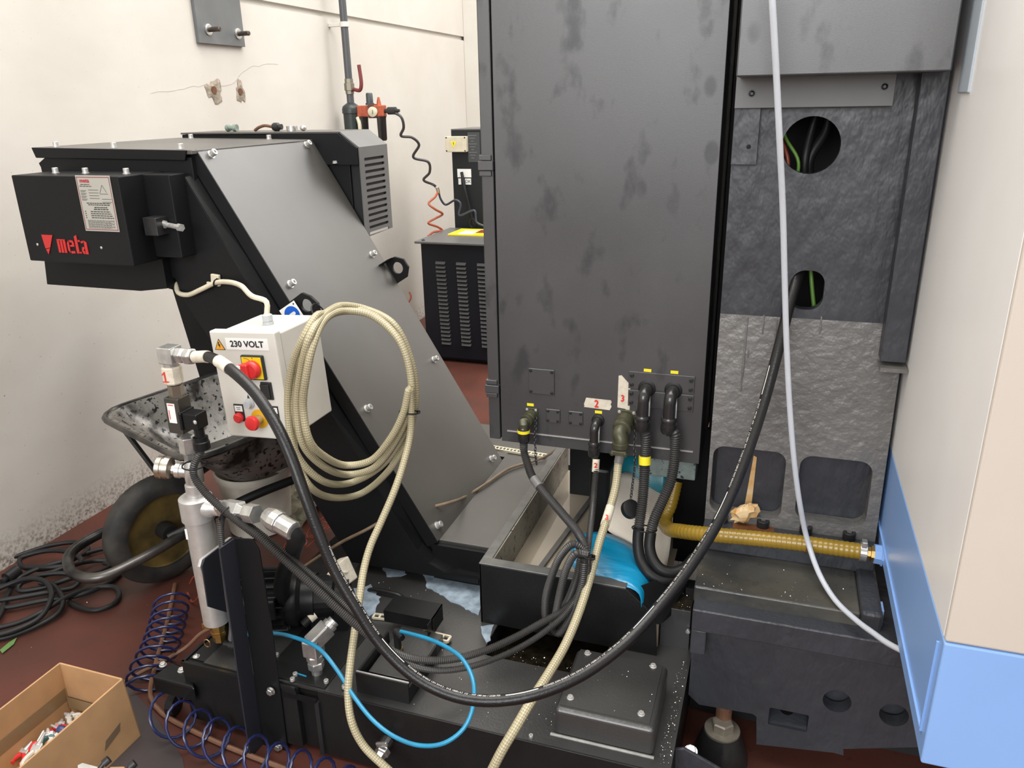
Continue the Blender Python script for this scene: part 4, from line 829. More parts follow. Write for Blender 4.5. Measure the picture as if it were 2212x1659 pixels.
sw = build('switch_plate', G().obox(B(*swc, .005), bu, bvv, bw, .033, .033, .005), M_ink, dor, bevel=0.003)
patch('switch_face', B(*swc, .0101), bu, bvv, rect(.058, .058), mat('switch_yellow', (0.80, 0.58, 0.01), 0.4), sw, .0008)
build('switch_knob', G().lathe(B(swc[0]+.003, swc[1]-.002, .011), bw, [(0, .024), (.010, .024), (.018, .020), (.019, .0)], 28).obox(B(swc[0]-.010, swc[1]-.006, .026), bu, bvv, bw, .013, .022, .012), M_red, sw, bevel=0.003)
build('switch_marker', G().obox(B(swc[0]-.020, swc[1]+.010, .0375), bu, bvv, bw, .005, .004, .002).obox(B(swc[0]-.020, swc[1]-.010, .0385), bu, bvv, bw, .0016, .013, .0006), M_paper, sw)
build('switch_scale', G().tube([B(swc[0]-.018+.018*math.sin(t*.16-.2), swc[1]+.008+.018*math.cos(t*.16-.2), .0112) for t in range(9)], .0006, 5), M_ink, sw)
patch('scale_mark', B(swc[0]+.004, swc[1]+.0265, .0109), bu, bvv, rect(.002, .004), M_ink, sw, .0003)
build('socket_cover', G().obox(B(.050, -.010, .003), bu, bvv, bw, .016, .024, .003).obox(B(.048, -.010, .008), bu, bvv, bw, .013, .019, .003), M_ink, dor, bevel=0.002)
build('selector', G().lathe(B(-.012, -.048, 0), bw, [(0, .014), (.004, .014), (.005, .011), (.016, .010)], 20), M_greygland, dor, smooth=True)
patch('selector_arrow', B(-.014, -.030), bu, bvv, [(-.004, -.004), (.004, -.004), (0, .006)], M_ink, dor, .0006)
for k, (a, nm) in enumerate(((-.050, 'red'), (.058, 'black'))):
    bp2 = build('button_plate', G().obox(B(a, -.076, .001), bu, bvv, bw, .0145, .024, .0012), M_ink, dor)
    patch('button_label', B(a, -.064, .0022), bu, bvv, rect(.024, .016), M_paper, bp2, .0005)
    for q in range(2): patch('label_line', B(a, -.061-q*.005, .0027), bu, bvv, rect(.013-q*.003, .0016), M_ink, bp2, .0002)
    build('push_button', G().lathe(B(a-.002, -.089, 0.002), bw, [(0, .0135), (.009, .0135), (.010, .011), (.013, .010)], 24), M_red if k == 0 else M_rubber, bp2, smooth=True)
es = build('emergency_disc', G().lathe(B(.010, -.090, 0), bw, [(0, .026), (.0012, .026)], 32), mat('estop_yellow', (0.72, 0.38, 0.01), 0.4), dor)
build('emergency_stem', G().lathe(B(.010, -.090, 0), bw, [(0.001, .012), (.020, .012), (.026, .015)], 20), M_steel, es, smooth=True)
build('emergency_button', G().lathe(B(.010, -.090, .024), bw, [(0, .012), (.004, .019), (.010, .0205), (.016, .018), (.0175, .012)], 28), M_red, es, smooth=True)
gl = B(.012, .138, -.10)
build('cable_gland', G().lathe(gl, bvv, [(0, .014), (.008, .0145), (.0085, .012), (.011, .012), (.0115, .0135), (.026, .0135), (.030, .008)], 12), M_greygland, bx)
gc = thing('grey_cable', 'pale grey cable from conveyor side into the top of the control box', 'cable', (-1.5246,1.85,1.123))
ge = gl+bvv*.028
hose('sheath', [ge, ge+bvv*.03+V((-.002, .01, 0)), *[(-1.312,1.72,1.127),(-1.3911,1.78,1.1385),(-1.4756,1.83,1.1338),(-1.5324,1.85,1.1239),(-1.5849,1.85,1.102),(-1.6424,1.855,1.081),(-1.6793,1.86,1.0848),(-1.6977,1.88,1.1033),(-1.7156,1.92,1.1152)]], 0.0072, M_cream, gc)
build('clip', G().obox((-1.5393,1.862,1.1292), (1, 0, -.1), (0, 1, 0), (.1, 0, 1), .014, .005, .017).obox((-1.5592,1.862,1.1172), (1, 0, -.1), (0, 1, 0), (.1, 0, 1), .012, .004, .005), M_cream, gc, bevel=0.002)
ring_tie(gc, (-1.5292,1.848,1.1245), (1, -.05, -.2), 0.0095)
# safety sign on the lug
sg = thing('safety_sign', 'square white sign with a blue disc fixed to the lifting lug', 'sign', (-1.3058,1.888,1.045))
so_ = V((-1.3083,1.885,1.0346)); sa = math.radians(32); su_ = V((math.cos(sa), 0, math.sin(sa))); sv_ = V((-math.sin(sa), 0, math.cos(sa)))
b0 = patch('board', so_, su_, sv_, rect(.062, .062), M_paper, sg, .0012, 0.0)
patch('disc', so_+V((0, -.0013, 0)), su_, sv_, circ(0, 0, .026, 32), M_signblue, b0, .0004)
patch('pictogram', so_+V((0, -.0018, 0)), su_, sv_, rrect(-.009, .014, -.004, .006, .0045, 3), M_paper, b0, .0003)
patch('pictogram', so_+V((0, -.0018, 0)), su_, sv_, circ(-.014, -.006, .005, 14), M_paper, b0, .0003)
fast(b0, so_+su_*.024+sv_*.024+V((0, -.0012, 0)), (0, -1, 0), .002, M_dbolt, 'dome', 'screw')
# ================================================================ braided hose coil hung on the lug
bh = thing('braided_hose', 'beige braided hose coiled on the lug, its tail hanging to the floor', 'hose', (-1.0149,1.7,0.8625))
coil = [(-1.0539,1.617,1.1171),(-1.0633,1.576,1.0832),(-1.1088,1.573,0.9977),(-1.1357,1.571,0.8853),(-1.1277,1.571,0.7582),(-1.0962,1.614,0.6692),(-1.0924,1.765,0.5868),(-0.9833,1.765,0.6625),(-0.9094,1.77,0.7804),(-0.888,1.775,0.8874),(-0.9094,1.78,0.9999),(-0.9765,1.79,1.0679),(-1.0621,1.788,1.0956),(-1.0537,1.661,1.113),(-1.0464,1.569,1.0806),(-1.0808,1.565,0.9908),(-1.1034,1.564,0.8914),(-1.0986,1.564,0.7908),(-1.0844,1.624,0.7027),(-1.0788,1.735,0.6278),(-1.0097,1.745,0.6511),(-0.9421,1.75,0.7302),(-0.8918,1.752,0.8297),(-0.8789,1.755,0.9211),(-0.9085,1.76,1.0247),(-0.9916,1.77,1.0846),(-1.0463,1.737,1.0992),(-1.0446,1.633,1.1019),(-1.0415,1.574,1.0622),(-1.0596,1.555,0.9841),(-1.0796,1.555,0.8973),(-1.0729,1.555,0.8106),(-1.0716,1.61,0.7415),(-1.0627,1.702,0.6737),(-1.0002,1.72,0.6877),(-0.934,1.725,0.7623),(-0.8941,1.73,0.8379),(-0.8759,1.735,0.9027)]
coil2 = [(-1.0614,1.639,1.1015),(-1.0783,1.583,1.0508),(-1.1149,1.581,0.9703),(-1.131,1.579,0.8575),(-1.1352,1.579,0.7405),(-1.1092,1.579,0.6707),(-1.1135,1.696,0.5699),(-1.0807,1.79,0.5405),(-0.9765,1.79,0.6376),(-0.9108,1.79,0.7584),(-0.8854,1.79,0.8692),(-0.8985,1.795,0.9707),(-0.9421,1.8,1.055),(-1.0266,1.81,1.0873),(-1.0656,1.76,1.1072),(-1.0568,1.655,1.112)]
hose('hose', coil2+coil+[(-0.8792,1.745,0.8468),(-0.8849,1.74,0.7686),(-0.8891,1.7,0.7047),(-0.8959,1.65,0.6464),(-0.9165,1.6,0.5741),(-0.9291,1.56,0.5261),(-0.9303,1.52,0.4813),(-0.9134,1.45,0.4206),(-0.9041,1.4,0.3623),(-0.8929,1.35,0.3072),(-0.8873,1.325,0.2601),(-0.8687,1.3,0.2033),(-0.8369,1.29,0.1511),(-0.779,1.28,0.1142),(-0.7328,1.28,0.0787)], 0.0097, M_braid, bh, 14, 0.008)
ring_tie(bh, (-1.1541,1.785,1.0727), (.8, .1, .5), 0.030)
ring_tie(bh, (-0.8906,1.755,0.8286), (.05, .2, 1), 0.026)
# drain cock the tail is pushed on
dk = thing('drain_cock', 'steel drain cock on the front of the tank at the bottom of the photo', 'valve', (-0.8123,1.33,0.0993))
build('socket', G().lathe((-0.8101,1.36,0.1112), (-.15, -1, -.25), [(0, .018), (.02, .018), (.022, .022)], 12), M_dbolt, dk)
build('nut', G().lathe((-0.808,1.335,0.106), (-.12, -1, -.25), [(0, .019), (.014, .019), (.015, .015), (.028, .014)], 6), M_steel, dk, bevel=0.001)
build('lever', G().obox((-0.8071,1.325,0.13), (.9, 0, .3), (0, 1, 0), (-.3, 0, .9), .016, .004, .006), M_steel, dk, bevel=0.002)
# ================================================================ black hydraulic hose
hp_ = [V((FXc+.075, FYc-.001, fz['el']+.0))]+[(-1.2029,1.4,1.065),(-1.1179,1.36,1.0546),(-1.0394,1.33,1.0188),(-0.9732,1.3,0.9629),(-0.9333,1.28,0.9069),(-0.8985,1.26,0.8403),(-0.8625,1.245,0.7552),(-0.8273,1.235,0.6776),(-0.7812,1.225,0.6074),(-0.7176,1.215,0.5234),(-0.6387,1.21,0.4632),(-0.558,1.215,0.4343),(-0.4794,1.225,0.4333),(-0.3967,1.25,0.4482),(-0.3114,1.3,0.476),(-0.239,1.37,0.5142),(-0.1771,1.46,0.5612),(-0.1209,1.54,0.6269),(-0.0649,1.63,0.7203),(-0.0272,1.71,0.8264),(0.0013,1.785,0.937),(0.0243,1.85,1.0644),(0.0371,1.895,1.1421),(0.0491,1.94,1.1988),(0.0546,2,1.2316)]
hh = thing('hydraulic_hose', 'long black hydraulic hose sagging from the filter to the oval column opening', 'hose', hp_[12])
HR = 0.0125
hpath = resample(spline(hp_, 0.004), 0.008)
build('sheath', G().tube(hpath, HR, 18), mat('hydraulic_rubber', (0.010, 0.0095, 0.010), 0.30, var=0.2, vscale=20, bump=0.25, bscale=260, spec=0.4), hh, smooth=True)
def on_path(L_):
    i = max(0, min(len(hpath)-2, int(L_/0.008))); t = L_/0.008-i
    return hpath[i]+(hpath[i+1]-hpath[i])*t, (hpath[min(i+3, len(hpath)-1)]-hpath[max(i-3, 0)]).normalized()
def hose_print(s, size, L0, ang, parent, mm):
    me = text_mesh(s, size); g = G(); xs = [p.co.x for p in me.vertices]; x0 = min(xs)
    for p in me.vertices:
        c, t = on_path(L0+p.co.x-x0); e = (V((0, 0, 1.6))-c); e = (e-t*e.dot(t)).normalized(); n = t.cross(e)
        w = ang+p.co.y/HR; g.v.append(tuple(c+(e*math.cos(w)-n*math.sin(w))*(HR+.0006)))
    g.f = [tuple(p.vertices) for p in me.polygons]; ln = max(xs)-x0; bpy.data.meshes.remove(me)
    build('print', g, mm, parent); return ln
M_print = mat('hose_print_white', (0.72, 0.70, 0.66), 0.5)
TXT = 'POWER DIN EN853 1SN DN12 - SAE 100R1AT 1/2" - WP 160 bar / 2320 PSI'
L_ = 0.62
while L_ < len(hpath)*0.008-0.30:
    L_ += hose_print(TXT, 0.0068, L_, 0.85, hh, M_print)+0.012
    g = G()
    c0, t0 = on_path(L_); c1, t1 = on_path(L_+.07)
    ps = []
    for k in range(8):
        c, t = on_path(L_+k*.01); e = (V((0, 0, 1.6))-c); e = (e-t*e.dot(t)).normalized(); n = t.cross(e)
        ps.append(c+(e*math.cos(.85)-n*math.sin(.85))*(HR-.0002))
    build('print_bar', G().tube(ps, 0.0011, 5), M_print, hh); L_ += 0.082
for a, b in ((0.001, 0.052), (0.10, 0.150)):
    build('tape_band', G().tube([on_path(a+(b-a)*k/8)[0] for k in range(9)], HR+.0016, 16), M_tape, hh, smooth=True)
# ================================================================ cabinet connectors and conduits
def elbow_conn(p, down, r, m, parent, out=0.055):
    """right-angle connector: flange on the cabinet face, bend, collar"""
    p = V(p); q = [p+V((0, 0, 0)), p+V((0, -out*.6, 0)), p+V((-.002, -out*.95, -out*.25)), p+V((-.003, -out, -out*.8)), p+V((-.003, -out, -down))]
    return build('elbow', G().tube(spline(q, .006), r, 16), m, parent, smooth=True), q[-1]
def collar(p, r, m, parent, n=20):
    return build('collar', G().lathe(p, (0, 0, -1), [(0, r), (.004, r*1.12), (.010, r*1.12), (.011, r*.98), (.018, r*.98), (.019, r*1.1), (.040, r*1.1), (.046, r*.9)], n), m, parent, smooth=True)
M_glossblack = mat('glossy_black_plastic', (0.022, 0.021, 0.021), 0.18, spec=0.6)
# 1: olive connector, conduit with yellow tag
k1 = thing('cable_conduit', 'corrugated conduit from the left olive cabinet connector down to the coiled bundle', 'conduit', (-0.6253,1.99,0.7458))
c1 = V((-0.6255,2,0.759))
build('flange', G().box(c1.x-.018, c1.x+.018, CY-.005, CY-.0005, c1.z-.016, c1.z+.018), M_olive, k1, bevel=0.001)
for sx in (-1, 1): fast(k1, (c1.x+sx*.013, CY-.005, c1.z+.013), (0, -1, 0), .003, M_bolt, 'dome', 'screw')
build('shell', G().lathe((c1.x, CY-.004, c1.z-.002), (-.18, -1, -.22), [(0, .017), (.012, .017), (.013, .018), (.020, .018), (.021, .0165), (.026, .0165), (.027, .018), (.034, .018), (.036, .014)], 20), M_olive, k1, smooth=True)
e1 = V((-0.6333,1.945,0.7387))
build('elbow', G().tube(spline([(c1.x-.006, CY-.036, c1.z-.010), (c1.x-.009, CY-.050, c1.z-.016), (e1.x, 1.945, e1.z+.012), tuple(e1)], .004), .0128, 16), M_olive, k1, smooth=True)
cl = collar(e1, .0155, M_glossblack, k1)
build('yellow_tag', G().lathe(e1+V((0, 0, -.008)), (0, 0, -1), [(0, .0178), (.009, .0178)], 20), M_yellow, k1)
hose('conduit', [tuple(e1+V((0, 0, -.036)))]+[(-0.6324,1.943,0.6641),(-0.6203,1.93,0.6397),(-0.5949,1.9,0.6095),(-0.5496,1.86,0.5884),(-0.4807,1.8,0.5637),(-0.4263,1.75,0.5447),(-0.3992,1.715,0.5286),(-0.3905,1.705,0.5089)], 0.0122, M_corr, k1, 12, corr=0.0055)
build('tape_sleeve', G().tube(spline([(-0.59,1.897,0.6059),(-0.5659,1.875,0.5942)], .004), .0134, 14), mat('grey_vinyl_tape', (0.16, 0.155, 0.15), 0.4), k1, smooth=True)
# chains that hold the dust caps
def chain(name, pts, label, r=0.0035):
    t = thing(name, label, 'chain', pts[0]); path = resample(spline(pts, .003), r*2.3)
    for i, p in enumerate(path[:-1]):
        d = (path[i+1]-p).normalized(); s_ = (d.orthogonal() if i % 2 else d.cross(d.orthogonal())).normalized()
        ring = [p+d*(math.cos(a)*r*1.7)+s_*(math.sin(a)*r) for a in [k*math.pi/5 for k in range(11)]]
        build('chain_link', G().tube(ring, r*.33, 5, caps=False), M_dbolt, t)
    return t
chain('dust_cap_chain', [(-0.6086,1.985,0.7496),(-0.6088,1.975,0.6892),(-0.6048,1.965,0.6433),(-0.5979,1.955,0.6152)], 'short dark chain hanging from the left olive connector')
ch2 = chain('dust_cap_chain', [(-0.3228,1.975,0.7584),(-0.3205,1.96,0.6963),(-0.3165,1.95,0.6666),(-0.3184,1.93,0.6058),(-0.3203,1.92,0.561)], 'dark chain with a black dust cap hanging behind the conduits')
dcp = V((-0.3187,1.915,0.5424))
build('dust_cap', G().lathe(dcp, (.55, -.5, .65), [(-.010, .022), (-.008, .026), (.008, .026), (.010, .022)], 24), M_rubber, ch2, smooth=True)
# 2: glossy elbow and thin conduit
def gloss_conn(t, q, out, down, r):
    q = V(q); e_, e = elbow_conn((q.x, CY, q.z), down, r, M_glossblack, t, out)
    build('grommet', G().lathe((q.x, CY, q.z), (0, -1, 0), [(0, r*1.45), (.004, r*1.45), (.006, r*1.2)], 24), M_rubber, t, smooth=True)
    build('clip', G().tube(spline([(q.x-r*.85, CY-out*.75, q.z-out*.2), (q.x-r, CY-out-.004, q.z-out*.7), (q.x-r, CY-out-.004, e.z)], .01), .0018, 6).tube(spline([(q.x+r*.75, CY-out*.75, q.z-out*.2), (q.x+r*.9, CY-out-.004, q.z-out*.7), (q.x+r*.9, CY-out-.004, e.z)], .01), .0018, 6), mat('worn_edge_grey', (0.30, 0.30, 0.29), 0.4), t)
    collar(e, r*1.15, M_glossblack, t); return e
k2 = thing('cable_conduit', 'thin corrugated conduit with a taped red 2 below the masking tape', 'conduit', (-0.4301,1.99,0.7607))
e2 = gloss_conn(k2, (-0.4323,2,0.7593), 0.034, 0.050, .0125)
hose('conduit', [tuple(e2+V((0, 0, -.04))), *[(-0.4268,1.955,0.6497),(-0.4207,1.91,0.5866),(-0.4114,1.85,0.5481),(-0.3999,1.77,0.5241),(-0.3921,1.712,0.5044)]], 0.0088, M_corr, k2, 12, corr=0.0048)
tw = build('tape_band', G().tube(spline([(-0.4261,1.957,0.6602),(-0.4254,1.945,0.6274)], .004), .0102, 14), M_tape, k2, smooth=True)
text('2', 0.020, V((-0.4225,1.936,0.6505)), ux, uz, M_redink, tw, bold=0.0009)
# 3: large olive connector with braided hose
k3 = thing('braided_hose', 'beige braided hose with a red 3, running from the big olive connector to the floor', 'hose', (-0.3554,1.99,0.776))
c3 = V((-0.3533,2,0.7723))
build('flange', G().box(c3.x-.025, c3.x+.027, CY-.006, CY-.0005, c3.z-.022, c3.z+.028), M_olive, k3, bevel=0.001)
for sx in (-1, 1): fast(k3, (c3.x+.001+sx*.020, CY-.006, c3.z+.022), (0, -1, 0), .0036, M_bolt, 'dome', 'screw')
build('shell', G().lathe((c3.x, CY-.004, c3.z), (-.10, -1, -.30), [(0, .024), (.014, .024), (.015, .026), (.024, .026), (.025, .0235), (.030, .0235), (.031, .026), (.042, .026), (.046, .020)], 24), M_olive, k3, smooth=True)
e3 = V((-0.3557,1.935,0.7165))
build('elbow', G().tube(spline([(c3.x-.004, CY-.040, c3.z-.012), (c3.x-.007, CY-.058, c3.z-.022), (e3.x+.001, 1.936, e3.z+.022), tuple(e3)], .004), .0195, 18), M_olive, k3, smooth=True)
build('clamp', G().lathe(e3+V((0, 0, .014)), (0, 0, -1), [(0, .022), (.003, .0225), (.014, .0225), (.018, .020)], 24).obox(e3+V((0, -.022, -.010)), ux, (0, 1, 0), uz, .020, .004, .006), M_olive, k3, bevel=0.001)
for sx in (-1, 1): fast(k3, e3+V((sx*.018, -.024, -.012)), (sx*.3, -1, 0), .005, M_olive, 'dome', 'screw')
h3 = [tuple(e3+V((0, 0, .006)))]+[(-0.3553,1.936,0.6955),(-0.3585,1.93,0.6702),(-0.3587,1.9,0.6147),(-0.3632,1.865,0.5758),(-0.368,1.82,0.5432),(-0.3726,1.77,0.515),(-0.3754,1.72,0.4821),(-0.38,1.665,0.4404),(-0.3875,1.6,0.4008),(-0.3992,1.52,0.3683),(-0.4168,1.44,0.3462),(-0.4349,1.37,0.3272),(-0.4577,1.31,0.2891),(-0.4775,1.28,0.2525),(-0.4966,1.26,0.207),(-0.5129,1.25,0.1653)]
build('tape_end', G().tube(spline(h3[:3], .006), .0128, 14), mat('grey_vinyl_tape', (0.16, 0.155, 0.15), 0.4), k3, smooth=True)
hose('braid', h3, 0.0112, M_braid, k3, 14, .008)
tw3 = build('tape_band', G().tube(spline([(-0.3637,1.862,0.5717),(-0.3693,1.815,0.5374)], .004), .0124, 14), M_tape, k3, smooth=True)
text('3', 0.018, V((-0.3636,1.815,0.5633)), ux, (0, .35, 1), M_redink, tw3, bold=0.0009)
# 4, 5: thick conduits
k4 = thing('cable_conduit', 'thick corrugated conduit with a yellow tag, left of the two big elbows', 'conduit', (-0.3018,1.99,0.8691))
e4 = gloss_conn(k4, (-0.2997,2,0.8684), 0.042, 0.062, .0165)
d4 = [tuple(e4+V((0, 0, -.04)))]+[(-0.2927,1.955,0.7498),(-0.2893,1.945,0.6725),(-0.2869,1.915,0.5757),(-0.2893,1.885,0.5062)]
hose('conduit', d4, 0.0150, M_corr, k4, 14, corr=0.006)
hose('sleeve', [(-0.2893,1.885,0.5062),(-0.2877,1.87,0.4648),(-0.2754,1.85,0.4284),(-0.2488,1.83,0.4053),(-0.2137,1.83,0.3919),(-0.1774,1.85,0.3963),(-0.1476,1.88,0.412)], 0.0152, M_rubber, k4, 14)
build('yellow_tag', G().tube(spline([(-0.2906,1.948,0.6917),(-0.289,1.944,0.6689)], .004), .0162, 16), M_yellow, k4, smooth=True)
k5 = thing('cable_conduit', 'thick corrugated conduit from the right elbow curving under the cabinet corner', 'conduit', (-0.2282,1.99,0.8698))
e5 = gloss_conn(k5, (-0.2296,2,0.87), 0.042, 0.062, .0165)
d5 = [tuple(e5+V((0, 0, -.04)))]+[(-0.2171,1.955,0.7655),(-0.2113,1.948,0.7155),(-0.215,1.93,0.6415),(-0.2317,1.91,0.5866),(-0.2495,1.895,0.5356),(-0.2564,1.885,0.4974)]
hose('conduit', d5, 0.0150, M_corr, k5, 14, corr=0.006)
hose('sleeve', [(-0.2564,1.885,0.4974),(-0.2563,1.87,0.4631),(-0.2434,1.85,0.4372),(-0.2181,1.835,0.4195),(-0.1855,1.84,0.4139),(-0.158,1.86,0.421),(-0.1386,1.9,0.4304)], 0.0152, M_rubber, k5, 14)
ring_tie(k5, (-0.2747,1.888,0.5041), (0, .25, 1), 0.033)
# bundle loops hanging in front of the trough, then running left to the filter
bd = thing('conduit_bundle', 'corrugated conduits looped in front of the trough and running left to the filter', 'conduit', (-0.4471,1.7,0.3759))
hose('loop', [(-0.3906,1.705,0.5157),(-0.4234,1.7,0.5398),(-0.456,1.695,0.5031),(-0.4819,1.69,0.4321),(-0.4972,1.69,0.358),(-0.4924,1.69,0.3009),(-0.4694,1.69,0.3132),(-0.4381,1.69,0.3702),(-0.414,1.69,0.4452),(-0.4049,1.7,0.5025)], 0.0105, M_corr, bd, 12, corr=0.005)
hose('loop', [(-0.3895,1.69,0.5221),(-0.411,1.675,0.5298),(-0.4335,1.67,0.4883),(-0.4477,1.665,0.427),(-0.46,1.665,0.3542),(-0.4688,1.665,0.2977),(-0.4548,1.66,0.2899),(-0.4337,1.66,0.3205),(-0.4096,1.66,0.3823),(-0.3922,1.665,0.4517),(-0.3916,1.68,0.5035)], 0.0105, M_corr, bd, 12, corr=0.005)
hose('run', [(-0.3869,1.7,0.5125),(-0.3863,1.69,0.4643),(-0.405,1.68,0.4048),(-0.4425,1.66,0.3613),(-0.4898,1.63,0.3368),(-0.5507,1.585,0.3088),(-0.6192,1.53,0.2916),(-0.6824,1.47,0.2988),(-0.7458,1.42,0.3237),(-0.7908,1.39,0.3578),(-0.8413,1.375,0.4016),(-0.9081,1.37,0.4567),(-0.9738,1.365,0.5182),(-1.0392,1.36,0.5794),(-1.1026,1.36,0.6314),(-1.1721,1.365,0.6698),(-1.2239,1.37,0.7004),(-1.263,1.375,0.7295),(-1.2883,1.38,0.7608),(-1.29,1.384,0.7835),(-1.2825,1.395,0.8065),(-1.276,1.402,0.8214)]+[(FXc+.060, FYc-.011, fz['bl1']-.025)], 0.0102, M_corr, bd, 12, corr=0.005)
hose('run', [(-0.3917,1.69,0.5109),(-0.3968,1.675,0.4374),(-0.424,1.65,0.3749),(-0.4731,1.615,0.3271),(-0.5337,1.57,0.2926),(-0.6037,1.52,0.2718),(-0.665,1.47,0.2735),(-0.7152,1.43,0.2915),(-0.761,1.4,0.3246),(-0.8146,1.39,0.3698),(-0.8736,1.392,0.4222),(-0.9416,1.39,0.4887),(-1.0083,1.385,0.5479),(-1.0754,1.38,0.6017),(-1.1393,1.378,0.6466),(-1.188,1.378,0.6729),(-1.214,1.375,0.6716),(-1.2154,1.36,0.6504),(-1.2091,1.345,0.5961),(-1.2038,1.335,0.5186),(-1.2065,1.335,0.438),(-1.2164,1.345,0.374),(-1.2402,1.36,0.3155)], 0.0085, M_corr, bd, 12, corr=0.0045)
ring_tie(bd, (-0.3905,1.7,0.5119), (.3, .3, 1), 0.022)
ring_tie(bd, (-1.2081,1.374,0.6781), (.8, 0, -.55), 0.020)
ring_tie(bd, (-1.2963,1.392,0.7851), (.05, 0, 1), 0.026)
# ================================================================ blue air tube
bt = thing('air_tube', 'bright blue air tube looping from the drain valve to the tank elbow', 'tube', (-0.7855,1.3,0.3075))
e0 = V((FXc+.062, FYc-.004, fz['br1']+.013))
el = V((-0.8714,1.5529,0.245))
hose('tube', [tuple(e0), *[(-1.2572,1.44,0.2646),(-1.1656,1.43,0.2984),(-1.0799,1.41,0.3179),(-0.9962,1.385,0.3219),(-0.9257,1.35,0.2992),(-0.8679,1.32,0.2625),(-0.8045,1.29,0.2368),(-0.741,1.27,0.2251),(-0.6717,1.26,0.2274),(-0.61,1.265,0.2474),(-0.5706,1.29,0.2792),(-0.5596,1.32,0.3172),(-0.5737,1.36,0.3518),(-0.6142,1.4,0.3693),(-0.6704,1.435,0.3653),(-0.7334,1.465,0.3531)], *[(-0.7905,1.49,0.3358),(-0.8325,1.51,0.3203)]], 0.0052, M_bluehose, bt, 12)
elp = V((-0.8474,1.515,0.3134))
build('elbow_fitting', G().cyl((elp.x, elp.y, 0.247), (elp.x, elp.y, elp.z+.004), .0095).cyl((elp.x-.004, elp.y, elp.z), (elp.x+.024, elp.y-.018, elp.z-.003), .0088).lathe((elp.x, elp.y, .247), (0, 0, 1), [(0, .014), (.008, .014)], 6), M_rubber, bt, smooth=False)
build('fitting_nut', G().lathe((elp.x, elp.y, .255), (0, 0, 1), [(0, .0125), (.007, .0125)], 6), M_brass, bt)
of = tag(build('tube_offcut', G().cyl((-1.0806,1.3974,0.216), (-1.0529,1.3951,0.216), .002), M_bluehose), 'tiny blue tube offcut lying on the pump plate', 'offcut')
# ================================================================ yellow suction hose and white tube
yh = thing('suction_hose', 'ribbed amber suction hose lying along the foot of the column', 'hose', (0.0321,1.85,0.5523))
yc_ = [(-0.2161,2.06,0.5714),(-0.2248,2.03,0.5114),(-0.2348,2,0.4812),(-0.22,1.95,0.4816),(-0.1717,1.88,0.5173),(-0.0917,1.835,0.5465),(-0.001,1.825,0.5582),(0.0867,1.823,0.5639),(0.1721,1.823,0.5658),(0.2537,1.825,0.5648)]
hose('sheath', yc_, 0.0200, M_yhose, yh, 18, corr=0.0118, ribs=0.03)
ey = V((0.2579,1.825,0.5643))
build('hose_clamp', G().lathe(ey+V((-.006, 0, .001)), (1, 0, -.02), [(0, .0235), (.016, .0235)], 24).obox(ey+V((.002, -.006, .028)), ux, (0, 1, 0), uz, .006, .010, .006), M_steel, yh, bevel=0.001)
build('brass_tail', G().lathe(ey+V((.010, 0, 0)), (1, 0, -.02), [(0, .016), (.008, .016), (.009, .020), (.020, .020)], 8), M_brass, yh)
build('blue_nut', G().lathe(ey+V((.026, 0, 0)), (1, 0, -.02), [(0, .024), (GX-ey.x-.030, .024), (GX-ey.x-.029, .028), (GX-ey.x-.026, .028)], 8), M_blue, yh)
ring_tie(yh, (0.1319,1.823,0.5639), (1, 0, 0), 0.0235, M_rust, .0012)
wt = hose('drain_tube', [(-0.0577,1.65,1.8107),(-0.0505,1.65,1.7652),(-0.0347,1.67,1.6562),(-0.0162,1.69,1.5222),(0.0021,1.72,1.3856),(0.0192,1.745,1.2379),(0.0366,1.76,1.0915),(0.0579,1.77,0.9373),(0.0811,1.775,0.7995),(0.104,1.78,0.6918),(0.1319,1.79,0.5907),(0.1631,1.75,0.5312),(0.1991,1.69,0.505),(0.2406,1.635,0.4982),(0.2725,1.58,0.5084),(0.2908,1.545,0.5171),(0.3117,1.51,0.5297),(0.3364,1.48,0.5403)], 0.0064, M_whitetube, None, 14)
tag(wt, 'thin milky white tube hanging in front of the column', 'tube')
# amber lump of foam in the left pocket
g = G(); rs = random.Random(3)
for i in range(9):
    for j in range(14):
        a, b = math.pi*i/8, 2*math.pi*j/14; r = 1+rs.uniform(-.22, .22)
        g.v.append((-0.021+.034*r*math.sin(a)*math.cos(b)+.008*math.cos(a), 1.902+.021*r*math.sin(a)*math.sin(b), 0.584+.025*r*math.cos(a)+.012*math.sin(a)*math.cos(b)))
for i in range(8):
    for j in range(14): g.f.append((i*14+j, i*14+(j+1) % 14, (i+1)*14+(j+1) % 14, (i+1)*14+j))
tag(build('foam_lump', g, M_resin, None), 'crumpled amber lump of hardened foam in the column pocket', 'foam')
# ================================================================ wheelbarrow
WO = V((-1.985, 1.93, 0.0)); wd = V((0.37, 0.93, 0)).normalized(); wsd = V((0.93, -0.37, 0)).normalized()
def W(a, b, c): return WO+wd*a+wsd*b+V((0, 0, c))   # back, right, up
wb = thing('wheelbarrow', 'rusty grey wheelbarrow with black tyre standing against the white wall', 'wheelbarrow', tuple(WO))
ty = build('tyre', G().lathe(W(0, -.045, .2), wsd, [(0, .150), (.004, .172), (.014, .190), (.030, .199), (.060, .199), (.076, .190), (.086, .172), (.090, .150), (.084, .135), (.006, .135), (0, .150)], 44, cap=False), M_tyre, wb, smooth=True)
rm = build('rim', G().lathe(W(0, -.035, .2), wsd, [(0, .140), (.012, .132), (.02, .06), (.022, .03), (.048, .03), (.050, .06), (.058, .132), (.070, .140)], 36, cap=False), M_rim, wb, smooth=True)
build('hub', G().lathe(W(0, -.07, .2), wsd, [(0, .031), (.14, .031)], 18), M_barrow, wb, smooth=True)
